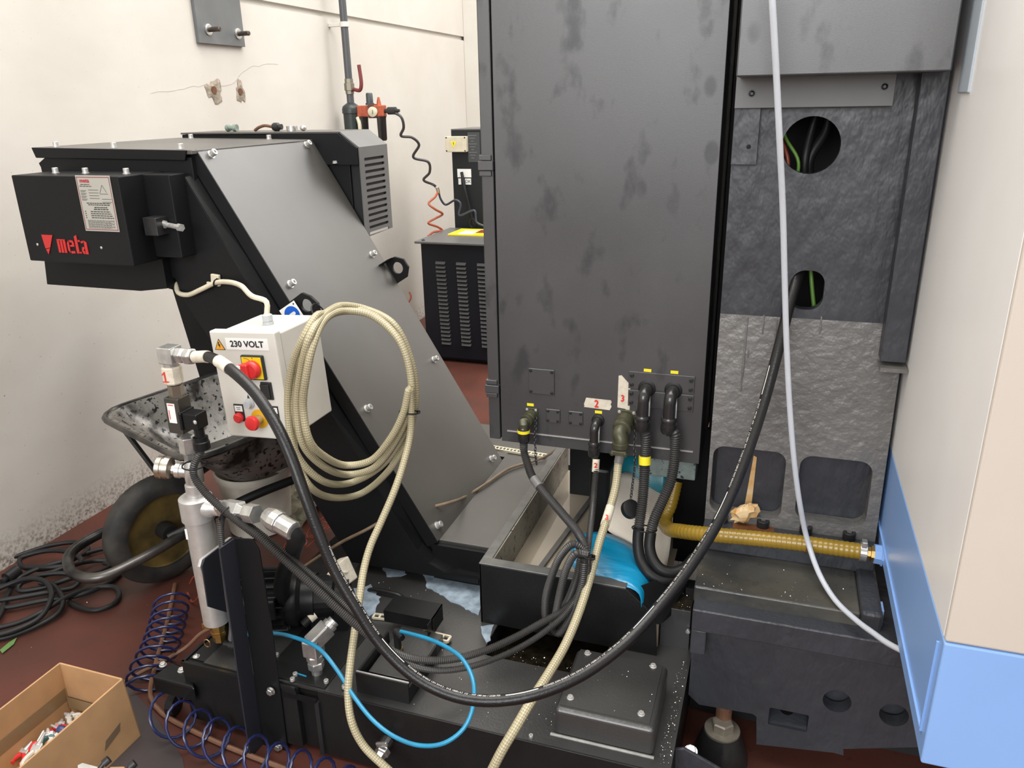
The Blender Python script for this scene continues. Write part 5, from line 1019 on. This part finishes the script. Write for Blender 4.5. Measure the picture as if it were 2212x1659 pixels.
# tray: dished shell
g = G()
def ringp(a0, a1, b0, b1, z0, z1, r): return [W(a, b, z0+(z1-z0)*(a-a0)/(a1-a0)) for a, b in rrect(a0, a1, b0, b1, r, 4)]
R_ = [ringp(-.02, .87, -.335, .335, .555, .60, .10), ringp(0, .85, -.315, .315, .56, .60, .09), ringp(.08, .82, -.28, .28, .48, .50, .09), ringp(.20, .74, -.23, .23, .36, .36, .09), ringp(.26, .68, -.18, .18, .335, .335, .08)]
n_ = len(R_[0])
for q in R_: g.v += [tuple(p) for p in q]
for j in range(len(R_)-1):
    for i in range(n_): g.f.append((j*n_+i, j*n_+(i+1) % n_, (j+1)*n_+(i+1) % n_, (j+1)*n_+i))
g.f.append(tuple((len(R_)-1)*n_+i for i in range(n_)))
tr_ = build('tray', g, M_tray, wb, smooth=True, solid=0.004)
build('rolled_rim', G().tube([V(p) for p in R_[0]]+[V(R_[0][0])], .010, 8), M_worntube, wb, smooth=True)
# embossed marks pressed into the tray side
for (a, c, s) in ((.25, .435, '3'), (.32, .435, '2'), (.55, .44, 'I'), (.63, .44, 'C')):
    text(s, 0.10, W(a, -.252, c), wd, wsd*-.40+V((0, 0, 1)), mat('embossed_steel', (0.30, 0.28, 0.25), .35, .6), tr_, name='embossed_mark', bold=.004)
tag_chips = build('load_of_chips', G().prism([W(a, b, .345) for a, b in rrect(.24, .70, -.20, .20, .06, 3)], (0, 0, .012)), M_sump, wb)
for s in (-1, 1):
    hose('frame_tube', [W(-.02, s*.085, .2), W(.25, s*.17, .27), W(.60, s*.24, .31), W(.95, s*.28, .42)], .0165, M_barrow, wb)
    build('front_strut', G().obox((W(.03, s*.27, .53)+W(.12, s*.10, .22))/2, W(.03, s*.27, .53)-W(.12, s*.10, .22), wd, wsd, .18, .008, .017), M_barrow, wb, bevel=.003)
    hose('leg', [W(.55, s*.24, .31), W(.66, s*.26, .05), W(.78, s*.27, .012), W(.90, s*.27, .05), W(1.02, s*.28, .42)], .014, M_barrow, wb)
build('cross_brace', G().cyl(W(.62, -.24, .16), W(.62, .25, .16), .008), M_barrow, wb)
hose('bumper', [W(.04, -.10, .20), W(-.14, -.125, .205), W(-.27, -.10, .19), W(-.31, .0, .175), W(-.27, .10, .175), W(-.14, .125, .19), W(.04, .10, .20)], .0175, M_worntube, wb, 14)
# ================================================================ bucket, rag
bo = V((-1.892,2.2253,0)); bo = V((bo.x, bo.y+.12, 0))
bk_ = thing('bucket', 'dirty white plastic bucket behind the filter hoses', 'bucket', tuple(bo))
build('shell', G().lathe(tuple(bo), (0, 0, 1), [(.002, .115), (.006, .120), (.235, .140), (.237, .146), (.250, .146), (.252, .150), (.262, .150), (.265, .145), (.262, .141), (.20, .135), (.02, .115)], 40), M_bucket, bk_, smooth=True)
build('sludge', G().lathe(tuple(bo+V((0, 0, .17))), (0, 0, 1), [(0, .130), (.004, .130)], 32), M_rag, bk_)
g = G(); rs = random.Random(5); nn = 12
rc = V((-1.8764,2.5084,0.02))
for i in range(nn):
    for j in range(nn):
        x = (i/(nn-1)-.5); y = (j/(nn-1)-.5)
        g.v.append((rc.x+x*.34+rs.uniform(-.012, .012), rc.y+y*.30+rs.uniform(-.012, .012), .03+.03*math.sin(i*1.5+j*.8)*math.cos(j*1.2)+rs.uniform(-.006, .006)))
for i in range(nn-1):
    for j in range(nn-1): g.f.append((i*nn+j, i*nn+j+1, (i+1)*nn+j+1, (i+1)*nn+j))
rg = build('rag', g, M_rag, None, smooth=True, solid=.006); tag(rg, 'crumpled grey-green rag on the floor behind the bucket', 'rag')
# red wire curls behind the pump
rw = thing('red_wire', 'tangled thin red wire on the floor between wheelbarrow and conveyor', 'wire', (-1.6108,2.3278,0))
for k, (px, py) in enumerate([(-1.603,2.367),(-1.601,2.312),(-1.607,2.223),(-1.623,2.184)]):
    c = V((px, py, .02)); hose('curl', [c+V((.045*math.cos(t*.7+k), .045*math.sin(t*.7+k), .02+.014*math.sin(t*.9+k))) for t in range(11)], .0028, M_redtube, rw, 6)
rw2 = hose('red_wire', [(-1.8285,1.8528,0.05),(-1.7945,1.8442,0.09),(-1.7549,1.826,0.1),(-1.7398,1.7936,0.06),(-1.792,1.8111,0.01),(-1.8448,1.8514,0.01)], .003, M_redtube, None, 8); tag(rw2, 'short loop of red wire on the floor beside the tyre', 'wire')
# ================================================================ black cable heap by the wall
ca = thing('cable_heap', 'tangled heap of thick black cable on the floor against the wall', 'cable', (-2.3481,1.7428,0))
loops = [
 [(-2.6822,1.7488,0.02),(-2.6188,1.8502,0.02),(-2.5611,1.9434,0.02),(-2.4729,1.9911,0.02),(-2.3995,1.964,0.02),(-2.3835,1.8648,0.03),(-2.4362,1.7912,0.03),(-2.4996,1.7716,0.04),(-2.5613,1.8175,0.04),(-2.4958,1.8705,0.05),(-2.3782,1.8858,0.05),(-2.3192,1.8581,0.04),(-2.3691,1.7949,0.05),(-2.4672,1.7652,0.05)],
 [(-2.2833,2.0264,0.01),(-2.343,1.9965,0.015),(-2.3847,1.9275,0.02),(-2.3697,1.836,0.05),(-2.4181,1.7801,0.05),(-2.4657,1.7204,0.03),(-2.4201,1.6326,0.02),(-2.3482,1.5456,0.02),(-2.3031,1.458,0.02)],
 [(-2.2467,1.9423,0.012),(-2.3145,1.9021,0.02),(-2.3202,1.811,0.055),(-2.3671,1.7339,0.05),(-2.4166,1.6898,0.04),(-2.4025,1.6657,0.03),(-2.3357,1.7005,0.03),(-2.2737,1.763,0.04),(-2.233,1.853,0.02),(-2.2334,1.9397,0.012)],
 [(-2.4399,1.5513,0.015),(-2.349,1.5988,0.02),(-2.2735,1.6605,0.02),(-2.1872,1.7149,0.02),(-2.1571,1.8061,0.012),(-2.1619,1.8717,0.012),(-2.202,1.907,0.012),(-2.2698,1.9107,0.015)],
 [(-2.1982,1.6841,0.012),(-2.1413,1.6685,0.012),(-2.0678,1.6748,0.012),(-2.041,1.7183,0.012),(-2.0641,1.7673,0.012),(-2.1197,1.7997,0.012),(-2.1759,1.7644,0.02),(-2.1994,1.6718,0.035),(-2.2162,1.5926,0.03),(-2.2548,1.5353,0.02),(-2.3206,1.4723,0.02)],
 [(-2.2968,1.4345,0.012),(-2.2312,1.4788,0.012),(-2.1877,1.5452,0.015),(-2.171,1.613,0.02),(-2.1948,1.6585,0.03),(-2.2542,1.6955,0.04),(-2.3011,1.7112,0.045),(-2.3428,1.7026,0.05)],
 [(-2.2857,1.4303,0.03),(-2.2188,1.4898,0.03),(-2.1885,1.56,0.035),(-2.2092,1.6245,0.05),(-2.2558,1.6722,0.055),(-2.3193,1.7029,0.06),(-2.3869,1.6972,0.06),(-2.4434,1.668,0.045),(-2.4904,1.5962,0.03)],
 [(-2.5471,1.6421,0.03),(-2.4353,1.6782,0.04),(-2.3669,1.7351,0.055),(-2.2832,1.7745,0.05),(-2.2481,1.7804,0.03),(-2.244,1.7496,0.02),(-2.2925,1.6981,0.025),(-2.3767,1.6252,0.03),(-2.4605,1.5719,0.03)],
]
for q in loops: hose('cable_turn', q, .0088, M_rubber, ca, 10)
build('plug', G().cyl((-2.4838,1.6914,0.045), (-2.4845,1.7381,0.05), .022).cyl((-2.4774,1.6695,0.045), (-2.4838,1.6914,0.045), .012), M_rubber, ca, smooth=True)
gs = build('green_strip', G().prism([(-2.2091,1.425,0.004),(-2.2153,1.4632,0.004),(-2.2114,1.4885,0.004),(-2.1927,1.4606,0.004),(-2.1879,1.4153,0.004)], (0, 0, .002)), mat('green_tape', (0.10, 0.20, 0.06), 0.5)); tag(gs, 'short strip of green tape on the red floor', 'tape')
# ================================================================ dark blue spiral air hose
def helix(axis, R, turns, r, m, parent, lean=0.0, n=8):
    ax_ = resample(spline(axis, .01), .004); N_ = len(ax_); out = []
    for i in range(N_*2):
        f = i/2; k = int(f); p = ax_[min(k, N_-1)]; t = (ax_[min(k+6, N_-1)]-ax_[max(k-6, 0)]).normalized()
        s_ = V((0, 0, 1)).cross(t).normalized(); w = 2*math.pi*turns*f/N_
        up = (V((0, 0, 1))+t*lean).normalized()
        out.append(p+s_*math.cos(w)*R+up*math.sin(w)*R)
    return build('coil', G().tube(out, r, n), m, parent, smooth=True)
sh = thing('spiral_air_hose', 'dark blue spiral air hose curling on the floor around the tank corner', 'air hose', (-1.6238,1.5319,0))
helix([(-1.8055,1.7402,0.055),(-1.7406,1.6436,0.055),(-1.6747,1.5337,0.055),(-1.6297,1.4392,0.055),(-1.5857,1.3724,0.055)], .054, 9.6, .0042, M_dkblue, sh, .42)
helix([(-1.4759,1.3207,0.056),(-1.3821,1.2967,0.056),(-1.2619,1.2751,0.056),(-1.1209,1.2554,0.056),(-0.9555,1.247,0.056),(-0.8482,1.2377,0.056)], .052, 9.3, .0042, M_dkblue, sh, -.5)
rd = thing('floor_rod', 'rusty brown rod lying along the foot of the tank under the spiral hose', 'rod', (-1.3063,1.339,0))
build('rod', G().tube(spline([(-1.9253,1.8827,0.008),(-1.8024,1.7038,0.008),(-1.6768,1.5054,0.008),(-1.5961,1.3961,0.008),(-1.5178,1.3536,0.008),(-1.3479,1.3173,0.008),(-1.1557,1.2944,0.008),(-0.9552,1.2802,0.008)], .03), .007, 8), M_copper, rd, smooth=True)
rd2 = hose('thin_rod', [(-1.7134,1.4237,0.01),(-1.6721,1.4576,0.03),(-1.5945,1.5517,0.06),(-1.543,1.5728,0.11),(-1.4915,1.5885,0.14)], .006, M_copper, None, 8); tag(rd2, 'thin brown rod leaning from the floor to the tank corner', 'rod')
bcab = hose('floor_cable', [(-0.6941,2.576,0.4),(-0.746,2.558,0.36),(-0.7935,2.5077,0.352),(-0.8497,2.4347,0.352),(-0.8882,2.2973,0.352),(-0.9164,2.1939,0.355),(-0.9077,2.02,0.4181),(-1.0022,1.98,0.3965),(-1.0578,1.9,0.406),(-1.1127,1.85,0.3811),(-1.1918,1.84,0.3329),(-1.2563,1.83,0.2862),(-1.3155,1.81,0.2423),(-1.3533,1.78,0.2152),(-1.3902,1.76,0.192)], .0052, M_brown, None, 8); tag(bcab, 'thin brown cable strung across the conveyor foot to the lid', 'cable')
# ================================================================ cardboard box with tools
kx0, kx1, ky0, ky1, kz = -1.737, -1.522, 0.60, 1.262, 0.20
kb = thing('cardboard_box', 'open brown cardboard box of hand tools at the bottom left', 'box', (-1.63, 0.95, 0.0))
def wallq(name, p, off): return build(name, G().prism(p, off), M_card, kb, bevel=0.0015)
wallq('side_wall', [(kx0-.012, ky0, .002), (kx0-.012, ky1, .002), (kx0, ky1, kz), (kx0, ky0, kz)], (.005, 0, 0))
wallq('side_wall', [(kx1+.004, ky0, .002), (kx1+.004, ky1+.012, .002), (kx1, ky1, kz), (kx1, ky0, kz)], (-.005, 0, 0))
wallq('end_wall', [(kx0-.012, ky1+.008, .002), (kx1+.004, ky1+.012, .002), (kx1, ky1, kz), (kx0, ky1, kz)], (0, -.005, 0))
wallq('end_wall', [(kx0-.012, ky0, .002), (kx1+.004, ky0, .002), (kx1, ky0, kz), (kx0, ky0, kz)], (0, .005, 0))
wallq('bottom', [(kx0-.01, ky0, .002), (kx1, ky0, .002), (kx1, ky1, .002), (kx0-.01, ky1, .002)], (0, 0, .004))
build('tape_strip', G().prism([(kx0-.003, ky0+.01, .075), (kx0-.003, ky1-.006, .075), (kx0+.0005, ky1-.006, .118), (kx0+.0005, ky0+.01, .118)], (.001, 0, 0)).prism([(kx0, ky1-.0055, .05), (kx1-.006, ky1-.0055, .05), (kx1-.006, ky1-.0055, .088), (kx0, ky1-.0055, .088)], (0, -.001, 0)), M_cardtape, kb)
build('ink_smear', G().prism([(kx1+.0035, 1.16, .055), (kx1+.003, 1.215, .070), (kx1+.002, 1.222, .092), (kx1+.0022, 1.17, .078)], (.0008, 0, 0)), mat('pencil_smear', (0.13, 0.085, 0.05), 0.8), kb)
M_hw = mat('tool_grey_grip', (0.48, 0.46, 0.40), 0.5); M_hb = mat('tool_navy_grip', (0.03, 0.04, 0.12), 0.4); M_hg = mat('tool_teal_grip', (0.02, 0.10, 0.11), 0.4)
def tool(p, q, m, label, kind='pliers'):
    p, q = V(p), V(q); d = (q-p).normalized(); s_ = V((0, 0, 1)).cross(d).normalized(); L0 = (q-p).length
    t = thing(kind if kind != 'pliers' else 'hand_pliers', label, kind, tuple(p), 'hand tools in the cardboard box')
    for s in (-1, 1):
        hose('handle', [p+s_*s*.004+d*L0*.42, p+s_*s*.013+d*L0*.25, p+s_*s*.016+d*L0*.08, p+s_*s*.012], .0065, m, t, 8)
    build('jaw', G().obox(p+d*L0*.50, d, s_, (0, 0, 1), L0*.10, .012, .006).lathe(p+d*L0*.55, d, [(0, .009), (L0*.42, .0025)], 8), M_alu, t, bevel=.001)
def driver(p, q, m, label):
    p, q = V(p), V(q); d = q-p; L0 = d.length
    t = thing('screwdriver', label, 'screwdriver', tuple(p), 'hand tools in the cardboard box')
    build('handle', G().lathe(p, d, [(0, .008), (.006, .012), (L0*.40, .011), (L0*.46, .007)], 10), m, t, smooth=True)
    build('blade', G().lathe(p+d*.45, d, [(0, .003), (L0*.5, .003), (L0*.55, .002)], 8), M_alu, t)
tool((-1.7286,1.0759,0.03), (-1.7337,1.1339,0.05), M_red, 'red-handled pliers nearest the lower left corner of the cardboard box')
driver((-1.702,1.1031,0.05), (-1.7125,1.1556,0.07), M_red, 'red screwdriver lying along the box tape, left of the grey pliers')
tool((-1.6718,1.0654,0.05), (-1.7062,1.1542,0.07), M_hw, 'grey-handled pliers beside the red screwdriver in the cardboard box')
tool((-1.6859,1.1406,0.05), (-1.7114,1.1662,0.07), M_hg, 'teal-handled pliers in the middle of the cardboard box')
tool((-1.666,1.1468,0.05), (-1.7035,1.1695,0.06), M_hw, 'small grey pliers between the teal pliers and the box wall')
driver((-1.6676,1.1773,0.06), (-1.7171,1.1803,0.065), M_hb, 'navy screwdriver lying across the cardboard box')
tool((-1.6963,1.1794,0.05), (-1.7235,1.2197,0.05), M_red, 'short red pliers under the navy screwdriver in the box')
tool((-1.6829,1.2271,0.05), (-1.7259,1.2291,0.06), M_hw, 'pale grey pliers at the far end of the cardboard box')
driver((-1.6859,1.2443,0.045), (-1.7197,1.2302,0.045), M_hw, 'pale screwdriver tucked behind the far grey pliers')
# steel clamp block on the floor at the frame edge
vb = thing('clamp_block', 'silver clamp block with two socket screws on cardboard at the bottom edge', 'clamp', (-1.4346,1.0695,0.1))
cz = .16
holed('block', [(x, y) for x, y, _ in [(-1.4258,1.0115,0.16),(-1.4424,1.0275,0.16),(-1.4375,1.0362,0.16),(-1.3868,1.0378,0.16),(-1.2679,1.0308,0.16),(-1.2248,0.9174,0.16),(-1.3682,0.9085,0.16)]][::-1], [], (0, 0, .16), (1, 0, 0), (0, 1, 0), .05, M_alu, vb, bevel=.003)
for q in [(-1.3823,1.0455,0.165),(-1.3157,1.0551,0.165)]:
    q = V(q); build('screw', G().cyl(q+V((-.014, -.022, -.02)), q+V((0, 0, 0)), .0055).cyl(q, q+V((.007, .011, .006)), .0095), M_dbolt, vb, smooth=True)
pad = build('cardboard_pad', G().prism([(-1.4106,1.0315,0.1),(-1.423,1.0908,0.1),(-1.3915,1.1022,0.1),(-1.3107,1.0629,0.1)], (0, 0, -.10)), M_card, None, bevel=.002); tag(pad, 'scrap of cardboard under the silver clamp block', 'cardboard')
# thin dark patch on the floor beside the carton
mt = build('floor_patch', G().xy([(x, y) for x, y, _ in [(-1.7125,1.4239,0),(-1.5506,1.3526,0),(-1.3535,1.2407,0),(-1.2558,1.1493,0),(-1.5432,1.0587,0),(-1.5841,1.2349,0)]], .0005, .003), mat('dark_grey_patch', (0.045, 0.034, 0.034), 0.6, var=.3, vscale=4)); tag(mt, 'dark grey patch on the floor beside the cardboard box', 'mat')
# ================================================================ compressor
co = thing('air_compressor', 'dark blue-black compressor cabinet with rows of louvres against the wall', 'compressor', (-1.85, 4.8, 0.0))
build('cabinet', G().box(-2.135, -1.45, 4.52, 5.05, .03, .775), mat('blue_black_enamel', (0.008, 0.0095, 0.014), 0.4, var=.2, spec=.25), co, bevel=.004)
build('top_plate', G().box(-2.165, -1.43, 4.49, 5.07, .775, .790), mat('dark_grey_top', (0.10, 0.10, 0.10), .4), co, bevel=.004)
build('plinth', G().box(-2.08, -1.5, 4.58, 5.0, .0, .03), M_dark, co)
lvm = None
for cx_ in (-2.005, -1.865, -1.725):
    for k in range(21):
        z = .655-k*.0262
        if lvm is None:
            g = G().prism([(-.032, 0, -.006), (.032, 0, -.006), (.036, 0, 0), (.032, -.012, .006), (-.032, -.012, .006), (-.036, 0, 0)], (0, .002, .0)); g.f.append((0, 1, 4, 3))
            g = G().add([(-.034, 0, -.007), (.034, 0, -.007), (.034, 0, .008), (-.034, 0, .008), (-.031, -.013, -.007), (.031, -.013, -.007)], [(0, 3, 2, 1), (4, 5, 2, 3), (0, 4, 3), (1, 2, 5), (0, 1, 5, 4)])
            lvm = bpy.data.meshes.new('louvre'); lvm.from_pydata(g.v, [], g.f); lvm.materials.append(mat('louvre_enamel', (0.035, 0.035, 0.037), .4))
        o = bpy.data.objects.new('louvre', lvm); o.location = V((cx_+k*.0008, 4.52, z))-WL[co.name]; link(o, co)
fast(co, (-2.12, 4.53, .79), (0, 0, 1), .010, M_dbolt, 'dome')
hose('eye', [(-1.98+.02*math.cos(t*.5), 5.03, .83+.03*math.sin(t*.5)) for t in range(14)], .006, M_rubber, co, 8)
ps = build('caution_booklet', G().obox((-1.9145,4.8678,0.795), (1, .02, 0), (0, 1, 0), (0, 0, 1), .13, .12, .004), M_yellow); tag(ps, 'yellow caution booklet lying on the compressor top', 'booklet')
build('white_panel', G().obox(V((-1.9327,4.8314,0.8)), (1, .02, 0), (0, 1, 0), (0, 0, 1), .05, .07, .0008), M_paper, ps)
build('dark_panel', G().obox(V((-1.8441,4.8892,0.8)), (1, .02, 0), (0, 1, 0), (0, 0, 1), .04, .06, .0008), mat('print_maroon', (.2, .03, .03), .5), ps)
dy = thing('air_dryer', 'tall dark dryer cabinet with junction box behind the compressor', 'dryer', (-1.8, 5.2, 0.0))
build('cabinet', G().box(-2.14, -1.4, 5.10, 5.5, .0, 1.43), mat('dryer_enamel', (0.017, 0.019, 0.021), .45, var=.2, spec=.25), dy, bevel=.004)
build('top', G().box(-2.14, -1.4, 5.10, 5.5, 1.43, 1.437), mat('dark_grey_top', (0.10, 0.10, 0.10), .4), dy)
build('knob', G().box(-1.98, -1.7, 5.3, 5.4, 1.437, 1.452), M_dark, dy)
jb_ = V((-2.093,5.1,1.3417))
jb = build('junction_box', G().box(jb_.x-.075, jb_.x+.075, 5.06, 5.10, jb_.z-.05, jb_.z+.05), M_cream, dy, bevel=.004)
for sx in (-1, 1):
    for sz in (-1, 1): fast(jb, (jb_.x+sx*.066, 5.06, jb_.z+sz*.042), (0, -1, 0), .004, M_dbolt, 'dome', 'screw')
patch('warning_triangle', (jb_.x-.015, 5.0598, jb_.z), ux, uz, [(-.022, .018), (.022, .018), (0, -.022)], M_yellow, jb, .001)
patch('symbol', (jb_.x-.015, 5.0585, jb_.z), ux, uz, [(-.003, .012), (.003, .012), (.001, -.010)], M_ink, jb, .0006)
pl2 = V((-1.9777,5.1,1.3208))
pt_ = patch('rating_plate', (pl2.x, 5.0995, pl2.z), ux, uz, rect(.085, .19), mat('engraved_dark_plate', (.05, .055, .058), .4), dy, .0012)
for k in range(9): patch('plate_line', (pl2.x-.01, 5.098, pl2.z+.075-k*.018), ux, uz, rect(.06-.02*(k % 3), .004), mat('plate_text_grey', (.16, .16, .16), .5), pt_, .0004)
s1_ = V((-2.0544,5.1,1.1529)); patch('sticker', (s1_.x, 5.0995, s1_.z), ux, uz, rect(.10, .055), M_paper, dy, .001)
patch('sticker', (s1_.x-.035, 5.0995, s1_.z-.055), ux, uz, rect(.02, .04), M_paper, dy, .001)
s2_ = patch('sticker', (s1_.x+.025, 5.0995, s1_.z-.055), ux, uz, rect(.045, .04), M_paper, dy, .001)
text('OK', .03, (s1_.x+.025, 5.098, s1_.z-.055), ux, uz, M_ink, s2_)
hose('lead', [(-2.0703,5.09,1.1597),(-2.0402,5.07,1.0463),(-2.0114,5.07,0.9238),(-1.9885,5.07,0.8152)], .011, M_rubber, dy, 8)
for k in range(9): build('grille_bar', G().box(-1.90, -1.62, 5.094, 5.10, .86+k*.028, .875+k*.028), M_dark, dy)
# air hoses between pipe and dryer
ah = hose('air_hose', [(-2.2574,4.46,1.562),(-2.1869,4.46,1.5299),(-2.1828,4.48,1.4692),(-2.2145,4.5,1.4211),(-2.1654,4.55,1.408),(-2.1452,4.6,1.365),(-2.2115,4.65,1.2849),(-2.1348,4.7,1.2537),(-2.1516,4.75,1.1873),(-2.2196,4.8,1.1361),(-2.22,4.9792,1.0773),(-2.2,4.9838,1.0468)], .0085, mat('dark_grey_hose', (.05, .047, .05), .4), None, 10)
tag(ah, 'dark grey spiral air hose stretched from the orange regulator to the dryer', 'air hose')
ah2 = hose('air_hose', [(-2.2,4.9838,1.0468),(-2.19,4.9929,0.991),(-2.17,5.0208,0.9512),(-2.0818,5,0.9861),(-2.0493,5,0.9623),(-2.0628,5,0.8852),(-1.9509,5,0.9186),(-1.9371,5,0.8422),(-1.888,5,0.8189)], .0075, mat('navy_hose', (.04, .045, .07), .35), None, 10)
tag(ah2, 'navy air hose curling in front of the dryer cabinet', 'air hose')
ah3 = thing('spiral_air_hose', 'orange-red spiral air hose hanging above the compressor', 'air hose', (-2.2,4.9199,0.9688))
hose('coil', [(-2.2,4.9838,1.0468),(-2.2,4.9256,1.0136),(-2.22,4.86,0.9756),(-2.18,4.8706,0.9389),(-2.16,4.9431,0.8965),(-2.2,4.9076,0.8726),(-2.22,4.8361,0.8515),(-2.18,4.8938,0.8198),(-2.16,4.9226,0.7944),(-2.2,4.8583,0.7875),(-2.22,4.8249,0.7674)], .0075, mat('orange_tube', (.34, .075, .03), .35), ah3, 8)
build('coupling', G().cyl((-2.2,4.9639,1.0731), (-2.2,4.9823,1.0348), .012), M_steel, ah3)
ah4 = thing('spiral_air_hose', 'rusty red spiral air hose hanging beside the compressor down to the floor', 'air hose', (-2.35,4.9565,0.1845))
hose('coil', [V((-2.30+.02*math.sin(t*.8), 4.62+.03*math.cos(t*.8), .42-.019*t)) for t in range(22)], .006, M_redtube, ah4, 8)
# ================================================================ compressed-air drop on the wall
PX_, PY_ = -2.52, 4.47
ap = thing('air_pipe', 'dark vertical air pipe on the white wall with red ball valve and condensate pot', 'pipe', (PX_, PY_, 1.4))
zv = (-2.517,4.47,1.7226)[2]; zt_ = (-2.5216,4.47,1.6132)[2]
build('riser', G().cyl((PX_, PY_, zt_-.02), (PX_, PY_, 3.2), .0215), mat('grey_pipe_paint', (.07, .072, .078), .4), ap, smooth=True)
build('ball_valve', G().lathe((PX_, PY_, zv-.06), (0, 0, 1), [(0, .026), (.018, .026), (.02, .031), (.06, .031), (.062, .026), (.085, .026)], 8), mat('tarnished_brass', (.25, .23, .18), .45, .8), ap)
hl = build('valve_handle', G().tube(spline([(PX_+.03, PY_-.0, zv-.035), (PX_+.075, PY_-.01, zv-.04), (PX_+.088, PY_-.012, zv-.01), (PX_+.082, PY_-.012, zv+.10)], .01), .011, 8), mat('maroon_lever', (.16, .025, .025), .4), ap, smooth=True)
build('condensate_pot', G().lathe((PX_, PY_, zt_), (0, 0, -1), [(0, .022), (.02, .05), (.035, .055), (.06, .055), (.062, .050), (.40, .046)], 24), mat('pot_black_green', (.022, .03, .028), .4), ap, smooth=True)
hose('tape_tail', [(PX_+.05, PY_-.02, zt_-.085), (PX_+.065, PY_-.03, zt_-.12), (PX_+.062, PY_-.03, zt_-.22), (PX_+.055, PY_-.03, zt_-.34)], .012, M_cream, ap, 8)
zc_ = (-2.5277,4.47,2.0439)[2]
build('pipe_clamp', G().lathe((PX_, PY_, zc_-.014), (0, 0, 1), [(0, .027), (.028, .027)], 18).box(WX, PX_-.02, PY_-.012, PY_+.012, zc_-.010, zc_+.010), M_white, ap, bevel=.002)
fr = thing('air_regulator', 'orange air filter regulator with dial gauge and two black bowls', 'regulator', (-2.3762,4.47,1.5636))
ro = V((-2.3793,4.47,1.5636)); ro = V((ro.x, 4.47, ro.z))
build('manifold', G().box(ro.x-.095, ro.x+.085, 4.45, 4.495, ro.z-.033, ro.z+.033), M_orange, fr, bevel=.006)
build('inlet', G().cyl((PX_+.03, 4.47, ro.z), (ro.x-.09, 4.47, ro.z), .017), M_dbolt, fr)
build('yoke', G().box(ro.x-.015, ro.x+.02, 4.445, 4.50, ro.z-.040, ro.z+.040), mat('dark_orange', (.10, .03, .02), .5), fr, bevel=.003)
for dx in (-.062, .058): build('bowl', G().lathe((ro.x+dx, 4.47, ro.z-.032), (0, 0, -1), [(0, .031), (.01, .028), (.13, .026), (.138, .020)], 20), M_glossblack, fr, smooth=True)
build('knob', G().lathe((ro.x-.012, 4.47, ro.z+.035), (0, 0, 1), [(0, .026), (.01, .026), (.012, .021), (.062, .020), (.068, .016)], 18), mat('knob_slate', (.04, .05, .055), .4), fr, smooth=True)
build('oiler_tip', G().lathe((ro.x+.048, 4.47, ro.z+.033), (0, 0, 1), [(0, .014), (.02, .012), (.045, .006)], 14), M_orange, fr, smooth=True)
gg = build('dial', G().lathe((ro.x+.02, 4.447, ro.z-.004), (.15, -1, 0), [(0, .027), (.018, .029), (.020, .026)], 24), M_cream, fr, smooth=True)
patch('needle', (ro.x+.024, 4.425, ro.z-.004), (1, .15, 0), uz, [(-.002, -.012), (.003, -.012), (.004, .010), (.001, .012)], mat('needle_green', (.05, .2, .08), .5), gg, .001)
build('outlet', G().lathe((ro.x+.085, 4.47, ro.z), (1, -.1, 0), [(0, .012), (.022, .012), (.024, .022), (.075, .022), (.078, .012), (.1, .009)], 14), M_dbolt, fr, smooth=True)
# steel plate bolted to the wall
sp_ = thing('wall_plate', 'dark steel plate with two threaded studs high on the wall', 'plate', (-2.6, 3.45, 1.88))
build('plate', G().box(WX+.0005, WX+.02, 3.275, 3.612, 1.882, 2.75), M_greyplate, sp_, bevel=.001)
for q in [(-2.6,3.3464,1.9423),(-2.6,3.565,1.9387)]:
    build('stud', G().lathe(q, (1, 0, 0), [(0, .024), (.004, .024), (.005, .011), (.062, .011), (.066, .009)], 14), mat('bronze_stud', (.10, .08, .07), .4, .8), sp_)
    build('washer', G().lathe(q, (1, 0, 0), [(0, .025), (.005, .025), (.006, .02)], 20), M_steel, sp_)
# ================================================================ swarf: far too fine to count
def swarf(name, regions, label, size=.0022, m=M_chip):
    g = G(); rs = random.Random(11)
    for (x0, x1, y0, y1, z, n, *k) in regions:
        for i in range(n):
            c = V((rs.uniform(x0, x1), rs.uniform(y0, y1), z+.0008)); s = size*rs.uniform(.35, 1.1)*(k[0] if k else 1)
            a = rs.uniform(0, 6.28); u = V((math.cos(a), math.sin(a), rs.uniform(-.3, .5)))*s; w = V((-math.sin(a), math.cos(a), rs.uniform(-.2, .6)))*s*.45
            g.add([c-u, c+w, c+u, c-w+V((0, 0, s*.4))], [(0, 1, 3), (1, 2, 3), (0, 3, 2), (0, 2, 1)])
    o = build(name, g, m); tag(o, label, 'metal chips', kind='stuff'); return o
swarf('metal_chips', [(-.11, .24, 1.68, 1.83, BZ, 170), (-.15, -.125, 1.38, 1.75, TZ, 260), (-.64, -.35, 1.63, 1.76, .136, 260, 1.2), (-.22, -.135, 1.80, 1.86, .338, 120), (-.21, -.135, 1.776, 1.80, .168, 90),
                      (-1.0, -.42, 1.38, 1.62, TZ, 110, .8), (-.42, -.40, 1.42, 1.64, TZ, 40), (-1.3, -.75, 1.68, 1.9, TZ, 90, .8), (-.38, -.18, 1.42, 1.61, .2885, 40, .8)], 'bright metal chips scattered over the tank and machine bed')
swarf('floor_debris', [(-2.3, -1.5, 1.2, 2.2, .0, 14, 1.6), (-.05, .35, 1.3, 1.75, 0, 90, 1.0), (-.15, .05, 1.5, 1.8, 0, 50, 1.0)], 'pale specks of debris scattered on the red floor')
